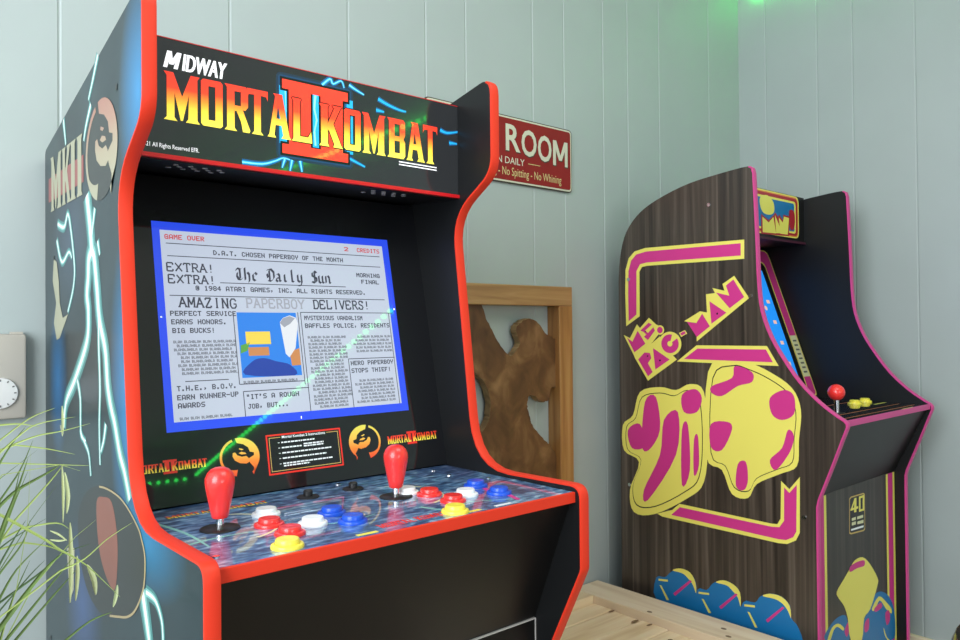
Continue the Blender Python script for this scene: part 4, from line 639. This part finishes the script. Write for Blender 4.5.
decal('bezel_card',gB,[rect(W-.0595,.055,W-.0235,.175)],'cream_print',bz2,.0011); decal('bezel_card_text',gB,[rect(W-.051,.066+.013*i,W-.031,.071+.013*i) for i in range(8)],'dial_mark',bz2,.0014)
# control deck
gD=lambda a,b,h:K2(a,b,-.199+h)
d2=obj('control_panel',box(K2(T,.7025,-.2105),K2(W-T,.982,-.199)),'black_gloss',E2)
obj('front_strip',box(K2(T,.6965,-.2112),K2(W-T,.7025,-.1985),.0008),'pink_trim',d2)
decal('panel_lines',gD,[rect(.03,.72+.035*i,.46,.7225+.035*i) for i in range(2)]+[rect(.03,.86,.46,.863)],'orange_print',d2,.0004)
decal('panel_lines',gD,[rect(.33,.700,.40,.706),rect(.40,.79,.47,.797)],'yellow_print',d2,.0005)
q=D['pd_ctl']; jx,jy=.142,.775
j=obj('joystick',lathe([(0,0),(.0055,0),(.0055,.036),(0,.036)],16),'chrome',E2,True,loc=K2(jx,jy,-.199)); j['label']='chrome joystick shaft'
prb=[(.0185*math.sin(math.radians(180*k/14)),.0475-.0185*math.cos(math.radians(180*k/14))) for k in range(15)]
obj('ball_knob',lathe(prb[:1]+prb[1:-1]+prb[-1:]),'red_plastic',j,True); obj('dust_washer',lathe([(0,0),(.018,0),(.018,.0018),(0,.002)]),'black_rubber',j,True)
for cx,cy in q[1:]:
    b=obj('push_button',lathe([(0,0),(.0166,0),(.0168,.0025),(.0155,.0045),(.0125,.0045),(0,.004)]),'yellow_plastic',E2,True,loc=K2(cx,cy,-.199)); obj('plunger',lathe([(0,.003),(.0121,.003),(.0121,.009),(.0095,.0108),(0,.0105)]),'yellow_plastic',b,True)
for a,b in ((D['pd_bolt'][0]),(.12,.93),(.40,.94)): obj('screw',prism(circ(a,b,.005,n=12),gD,0,.003),'chrome',d2)
obj('front_panel',prism([(.7035,-.2105),(.7830,-.3760),(.7950,-.3760),(.7160,-.2105)],lambda a,b,h:K2(h,a,b),T,W-T),'black_panel',E2)
fp=obj('lower_panel',box(K2(T,.783,-1.06),K2(W-T,.795,-.3765)),'dark_wood_front',E2)
gF=lambda a,b,h:K2(a,.783-h,b)
decal('front_stripe',gF,[rect(.0885,-1.05,.1005,-.378),rect(.0150,-1.05,.027,-.378),rect(.4380,-1.05,.4500,-.378),rect(.4810,-1.05,.4930,-.378)],Y_,fp,.0006,split=True)
decal('front_stripe',gF,[rect(.027,-1.05,.0885,-.378),rect(.4500,-1.05,.4810,-.378)],M_,fp,.0006,split=True)
bd=D['pf_badge']; 
decal('anniversary_badge',gF,[bd],'gold_print',fp,.0006); decal('badge_face',gF,[shrink(bd,.93)],'black_print',fp,.0009)
decal('badge_number',gF,D['pf_40'],'yellow_print',fp,.0012); decal('badge_text',gF,D['pf_btx'],'cream_print',fp,.0012); decal('badge_text',gF,D['pf_btl'],'white_plastic',fp,.0012)
decal('blue_patch',gF,[smooth_closed(p,3) for p in D['pf_b']],'blue_print',fp,.0009,split=True); decal('yellow_patch',gF,[smooth_closed(p,3) for p in D['pf_by']],Y_,fp,.0012,split=True)
decal('pink_patch',gF,[smooth_closed(p,3) for p in D['pf_bm']],M_,fp,.0013,split=True); decal('yellow_patch',gF,[smooth_closed(p,3) for p in D['pf_y']],Y_,fp,.0016); decal('pink_patch',gF,[smooth_closed(D['pf_m'][0],3)],M_,fp,.0020)
obj('top_panel',prism([(1.03,.3500),(1.12,.325),(1.18,.300),(1.225,.268),(1.25,.22),(1.262,.16),(1.252,.16),(1.24,.215),(1.215,.258),(1.175,.288),(1.115,.312),(1.03,.334)],lambda a,b,h:K2(h,a,b),T,W-T),'black_panel',E2)
obj('back_panel',box(K2(T,1.255,-1.06),K2(W-T,1.263,.16)),'black_panel',E2)
K=K_

# ------------------------------------------------------------------ wooden bench between the cabinets
bxl,bxr,byf,byb=.800,1.5437,.58,1.331; bz0=H-.6696
B=thing('wooden_bench','low pine slatted bench with raised rim between the two arcade machines','bench',((bxl+bxr)/2,(byf+byb)/2,0))
bo=Vector((B.location.x,B.location.y,0))
def bb_(a,b,bev=.002): return box(tuple(Vector(a)-bo),tuple(Vector(b)-bo),bev)
obj('side_rail',bb_((bxr-.0957,byf,bz0-.075),(bxr,byb,bz0)),'pine_along',B); obj('side_rail',bb_((bxl,byf,bz0-.075),(bxl+.0957,byb,bz0)),'pine_along',B)
obj('back_rail',bb_((bxl+.0957,1.262,bz0-.075),(bxr-.0957,byb,bz0)),'pine',B); obj('front_rail',bb_((bxl+.0957,byf,bz0-.075),(bxr-.0957,byf+.073,bz0)),'pine',B)
y=1.262; k=0
wd=[.062,.088,.075,.090,.082,.078,.085,.095]
while y>byf+.09:
    w_=min(wd[k%8],y-(byf+.073)); o=obj('plank',bb_((bxl+.0957,y-w_+.002,bz0-.045),(bxr-.0957,y,bz0-.019-.002*(k%2)),.003),'pine',B); y-=w_; k+=1
kn=lambda a,b,h:(a-bo.x,b-bo.y,bz0+h)
for o_,z_,ks in ((o,-.0188,((1.436,1.195,.010,.004),(1.428,1.118,.013,.005),(1.435,1.082,.010,.004),(1.40,1.0,.006,.005))),):
    for a_,b_,r0,r1 in ks: decal('knot',lambda a,b,h:(a-bo.x,b-bo.y,bz0+z_+h),[circ(a_,b_,r0,r1,n=14)],'knot',B,.0006)
for a_,b_ in ((1.46,1.10),(1.50,.93),(1.47,.90)): decal('knot',kn,[circ(a_,b_,.005,.007,n=12)],'knot',B,.0006)
for ax in (bxl+.01,bxr-.07):
    for ay in (byf+.01,byb-.07): obj('leg',bb_((ax,ay,0),(ax+.06,ay+.06,bz0-.075)),'pine_along',B)

# ------------------------------------------------------------------ framed root carving
fx0,fx1,fz0,fz1=.80,1.4150,H-.56,H+.1025; fr=.048; yb=YW; yf=YW-.042
G=thing('framed_carving','square wooden wall frame holding a flat carved tree root slab, behind the red-edged machine','wall art',((fx0+fx1)/2,YW,fz0)); go=G.location.copy()
def gb_(a,b,bev=.002): return box(tuple(Vector(a)-go),tuple(Vector(b)-go),bev)
obj('frame_rail',gb_((fx0,yf,fz1-fr),(fx1,yb,fz1)),'oak_frame_h',G); obj('frame_rail',gb_((fx0,yf,fz0),(fx1,yb,fz0+fr)),'oak_frame_h',G)
obj('frame_stile',gb_((fx1-fr,yf,fz0+fr),(fx1,yb,fz1-fr)),'oak_frame_v',G); obj('frame_stile',gb_((fx0,yf,fz0+fr),(fx0+fr,yb,fz1-fr)),'oak_frame_v',G)
sl=list(D['slab'])
sl[0]=(1.00,.070); sl[1]=(1.113,.066); sl=[(a,-.53) if b<-.47 and a>1.2 else (a,b) for a,b in sl]; sl=[((.9,-.53) if abs(a-1.0009)<.002 and b<-.4 else (a,b)) for a,b in sl]
pl=smooth_closed(sl,7); rj=random.Random(2); pl=[(a+rj.uniform(-.0016,.0016),b+rj.uniform(-.0016,.0016)) for a,b in pl]
bm=bmesh.new(); f_=lambda a,b,h:tuple(Vector((a,YW-.008-h,b+H))-go)
lo=[bm.verts.new(f_(a,b,0)) for a,b in pl]; n=len(pl)
def inset(P,dd):
    out=[]
    for i in range(len(P)):
        a=Vector(P[i-1]);c_=Vector(P[(i+1)%len(P)]);t=(c_-a)
        if t.length<1e-6: out.append(P[i]); continue
        t.normalize(); ar=sum(P[k-1][0]*P[k][1]-P[k][0]*P[k-1][1] for k in range(len(P))); nn=Vector((-t.y,t.x))*(1 if ar>0 else -1); q=Vector(P[i])+nn*dd; out.append((q.x,q.y))
    return out
lv=[lo,[bm.verts.new(f_(a,b,.012)) for a,b in pl],[bm.verts.new(f_(a,b,.019)) for a,b in inset(pl,.0009)]]
for A_,B_ in zip(lv,lv[1:]):
    for i in range(n):
        bm.faces.new((A_[i],A_[(i+1)%n],B_[(i+1)%n],B_[i]))
from mathutils.geometry import tessellate_polygon
for R_ in (lv[0],lv[-1]):
    for t3 in tessellate_polygon([[v.co.copy() for v in lv[0]]]):
        try: bm.faces.new([R_[i] for i in t3])
        except ValueError: pass
o=obj('root_slab',bm,'root_wood',G); o.data.materials.append(MATS['bark'])
for p in o.data.polygons:
    if abs(p.normal.y)<.75: p.material_index=1

# ------------------------------------------------------------------ red wall sign
sx0,sx1,sz0,sz1=.985,1.4575,H+.3495,H+.5115
Sg=thing('wall_sign','dark red metal sign with cream lettering on the back wall','sign',((sx0+sx1)/2,YW,sz0)); so=Sg.location.copy()
def fS(a,b,h): return tuple(Vector((a,YW-.002-h,b+H))-so)
def sr(m_,r): return roundpoly([(sx0+m_,sz0-H+m_,r),(sx1-m_,sz0-H+m_,r),(sx1-m_,sz1-H-m_,r),(sx0+m_,sz1-H-m_,r)],4)
pb=obj('sign_plate',prism(sr(0,.012),fS,0,.004),'sign_dark',Sg)
decal('sign_rim',fS,[sr(.0022,.011)],'sign_cream',pb,.0045,1.); decal('sign_face',fS,[sr(.0062,.008)],'sign_red',pb,.0050,1.)
q=D['sign_tx']
arch=[('R',1.2235,1.272,.4288),('O',1.2756,1.3276,.4238),('O',1.3320,1.3807,.4188),('M',1.3860,1.4398,.4130)]
def archtext(dx,dz,e):
    out=[]
    for ch,a0_,a1_,b0_ in arch:
        if ch=='M': out+=sans_m(a0_+dx-e,a1_+dx+e,b0_+dz-e,b0_+.0635+dz+e,.0105+2*e)
        else:
            out+=text_polys(ch,a0_+dx-e,b0_+dz-e,a1_-a0_+2*e,.0615+2*e,bold=.02)
    return out
decal('lettering_shadow',fS,archtext(.0012,-.0014,.0012),'sign_dark',pb,.0054,1.)
decal('sign_lettering',fS,archtext(0,0,0),'sign_cream',pb,.0059,1.)
decal('sign_lettering',fS,text_polys('N DAILY',1.196,.3960,.090,.0160,bold=.006),'sign_cream',pb,.0055,1.)
decal('sign_rule',fS,[rect(1.298,.4030,1.340,.4046)],'sign_gold',pb,.0055,1.)
decal('sign_lettering',fS,text_polys('g - No Spitting - No Whining',1.185,.3680,.231,.0195,bold=.004),'sign_gold',pb,.0055,1.)

# ------------------------------------------------------------------ wall timer, left
tx0,tx1,tz0,tz1=.060,.2235,H-.1290,H-.0015
Th=thing('wall_timer','beige metal box with a round silver dial on the wall behind the potted plant','wall timer',((tx0+tx1)/2,YW,tz0)); to=Th.location.copy()
obj('box_body',box(tuple(Vector((tx0,YW-.022,tz0))-to),tuple(Vector((tx1,YW,tz1))-to),.005),'beige_metal',Th,True)
obj('lid_tab',box(tuple(Vector((tx1-.020,YW-.016,tz1-.001))-to),tuple(Vector((tx1-.004,YW-.004,tz1+.003))-to)),'beige_metal',Th)
dc=(.1885,-.0895); o=obj('dial',lathe([(0,0),(.0232,0),(.0232,.003),(.0222,.0042),(0,.0046)],40),'dial_silver',Th,True,loc=tuple(Vector((dc[0],YW-.022,H+dc[1]))-to)); o.rotation_euler=(math.radians(90),0,0)
fT=lambda a,b,h:(a,b,.0047+h)
decal('dial_marks',fT,[stroke([(.0175*math.cos(t),.0175*math.sin(t)),(.0205*math.cos(t),.0205*math.sin(t))],.0018) for t in [2*math.pi*k/12 for k in range(12)]],'dial_mark',o,.0003,1.)

# ------------------------------------------------------------------ potted grass
pot=(-.03,.74)
Pl=thing('potted_plant','potted grassy plant with long thin green blades and pale hanging seed heads','plant',(pot[0],pot[1],0)); po=Vector((pot[0],pot[1],0))
obj('pot',lathe([(0,0),(.085,0),(.115,.21),(.122,.215),(.122,.235),(.108,.235),(.104,.20),(0,.20)]),'terracotta',Pl,True); obj('soil',lathe([(0,.2005),(.103,.2005),(.06,.212),(0,.216)]),'soil',Pl,True)
rng=random.Random(5)
def ribbon(bm,P,w,tip=True,root=0):
    n=len(P); rows=[]
    for i,p in enumerate(P):
        t=(P[min(i+1,n-1)]-P[max(i-1,0)]).normalized(); s=t.cross(Vector((0.35,-1,.15))); s=s.normalized() if s.length>1e-4 else Vector((1,0,0))
        u=i/(n-1); ww=w*(1-u**3*.92)/2 if tip else w*math.sin(math.pi*(.08+.86*u))/2
        nn=s.cross(t)*ww*.5
        rows.append([bm.verts.new(p-s*ww+nn),bm.verts.new(p),bm.verts.new(p+s*ww+nn),bm.verts.new(p-nn*.7)])
    for A_,B_ in zip(rows,rows[1:]):
        for a,b in ((0,1),(1,2),(2,3),(3,0)): bm.faces.new((A_[a],A_[b],B_[b],B_[a]))
    bm.faces.new(rows[0][::-1]); bm.faces.new(rows[-1])
bms=[bmesh.new() for _ in range(3)]
for pts,w_,c in BLADES:
    P=[Vector((x,y,z+H)) for x,y,z in pts]; P=[Vector(q) for q in smooth_open([tuple(p) for p in P],4)]
    b0=Vector((pot[0]+rng.uniform(-.05,.05),pot[1]+rng.uniform(-.05,.05),.205)); t=(P[1]-P[0]).normalized(); d_=(P[0]-b0).length
    pre=[]
    for k in range(8):
        s=k/8; h=(2*s**3-3*s*s+1)*b0+(s**3-2*s*s+s)*Vector((0,0,d_))+(-2*s**3+3*s*s)*P[0]+(s**3-s*s)*t*d_*.6; pre.append(h)
    ribbon(bms[c],pre+P,w_)
for bm,m_,nm in zip(bms,('leaf_green','leaf_lime','leaf_dark'),('green_blades','lime_blades','dark_blades')): obj(nm,(bmesh.ops.translate(bm,verts=bm.verts,vec=-po),bm)[1],m_,Pl)
bm=bmesh.new()
for pts,w_ in SPEARS:
    P=[Vector((x,y-.004,z+H)) for x,y,z in pts]; P=[Vector(q) for q in smooth_open([tuple(p) for p in P],4)]; ribbon(bm,P,w_,False)
bmesh.ops.translate(bm,verts=bm.verts,vec=-po); obj('seed_heads',bm,'spike_pale',Pl)

# ------------------------------------------------------------------ stool at the lower right edge
st=(1.421,.275)
Q=thing('bar_stool','dark stool with glossy rounded seat standing in front of the pink-edged machine','stool',(st[0],st[1],0)); zs=H-.487
obj('seat',lathe([(0,zs-.055),(.155,zs-.055),(.168,zs-.045),(.172,zs-.025),(.165,zs-.008),(.145,zs),(0,zs+.003)],40),'dark_seat',Q,True)
for k in range(4):
    t=math.radians(45+90*k); bm=bmesh.new(); add_tube(bm,[(.12*math.cos(t),.12*math.sin(t),zs-.05),(.165*math.cos(t),.165*math.sin(t),0)],.011); obj('leg',bm,'gunmetal',Q,True)
bm=bmesh.new(); add_tube(bm,[(.150*math.cos(2*math.pi*k/24),.150*math.sin(2*math.pi*k/24),.2) for k in range(25)],.007); obj('foot_ring',bm,'gunmetal',Q,True)

# ------------------------------------------------------------------ green led string along the top of the right and front walls
zl=H+1.062
path=[(XR-.012,1.262,H+1.085)]; y=1.262
Ls=thing('led_string_light','string of small green glowing bulbs running high along the boarded walls','string lights',(XR-.012,-1.5,zl)); lo_=Ls.location.copy()
bm=bmesh.new(); pts=[(XR-.010,1.30,H+1.10),(XR-.010,1.2,H+1.085)]+[(XR-.010,1.1-.2*k,zl+.004*((k%2))) for k in range(27)]+[(XR-.05,YF+.012,zl),(1.55,YF+.012,zl)]
add_tube(bm,[tuple(Vector(p)-lo_) for p in pts],.002,6); obj('wire',bm,'wire_green',Ls)
pos=[(XR-.014,1.262,H+1.083),(XR-.014,1.19,H+1.084)]+[(XR-.014,1.1-.068*k,zl) for k in range(80)]+[(XR-.07-.07*k,YF+.014,zl) for k in range(6)]
b0=None
for p in pos:
    l_=tuple(Vector(p)-lo_)
    if b0 is None: b0=obj('bulb',lathe([(0,-.015),(.011,-.011),(.016,0),(.011,.011),(0,.015)],10),'led_green',Ls,True,loc=l_)
    else: b=b0.copy(); C.objects.link(b); b.location=l_

# ------------------------------------------------------------------ light
def area(name,loc,target,size,power,col,sy=None):
    l=bpy.data.lights.new(name,'AREA'); l.energy=power; l.color=col; l.shape='RECTANGLE'; l.size=size; l.size_y=sy or size
    o=bpy.data.objects.new(name,l); C.objects.link(o); o.location=loc; o.rotation_euler=(Vector(target)-Vector(loc)).to_track_quat('-Z','Y').to_euler(); return o
area('ceiling_light',(.85,-.02,CEIL-.03),(.85,-.02,0),1.0,14,(1,.97,.93))
area('front_fill_light',(.25,YF+.06,1.35),(.9,1.0,.6),1.9,50,(.93,.97,1),1.5)  # added frontal fill for the low, dim parts; the front wall has no window
area('window_light',(-1.35,.05,H+.55),(.1,1.335,H+.2),1.3,58,(.88,.95,1),1.5)
wd_=bpy.data.worlds.new('world'); S.world=wd_; wd_.use_nodes=True; bg=wd_.node_tree.nodes['Background']; bg.inputs[0].default_value=(.80,.88,1,1); bg.inputs[1].default_value=1.2
S.view_settings.view_transform='Standard'; S.view_settings.look='None'; S.view_settings.gamma=1; S.view_settings.use_curve_mapping=False; S.view_settings.exposure=0.
S.cycles.use_denoising=True; S.cycles.max_bounces=8
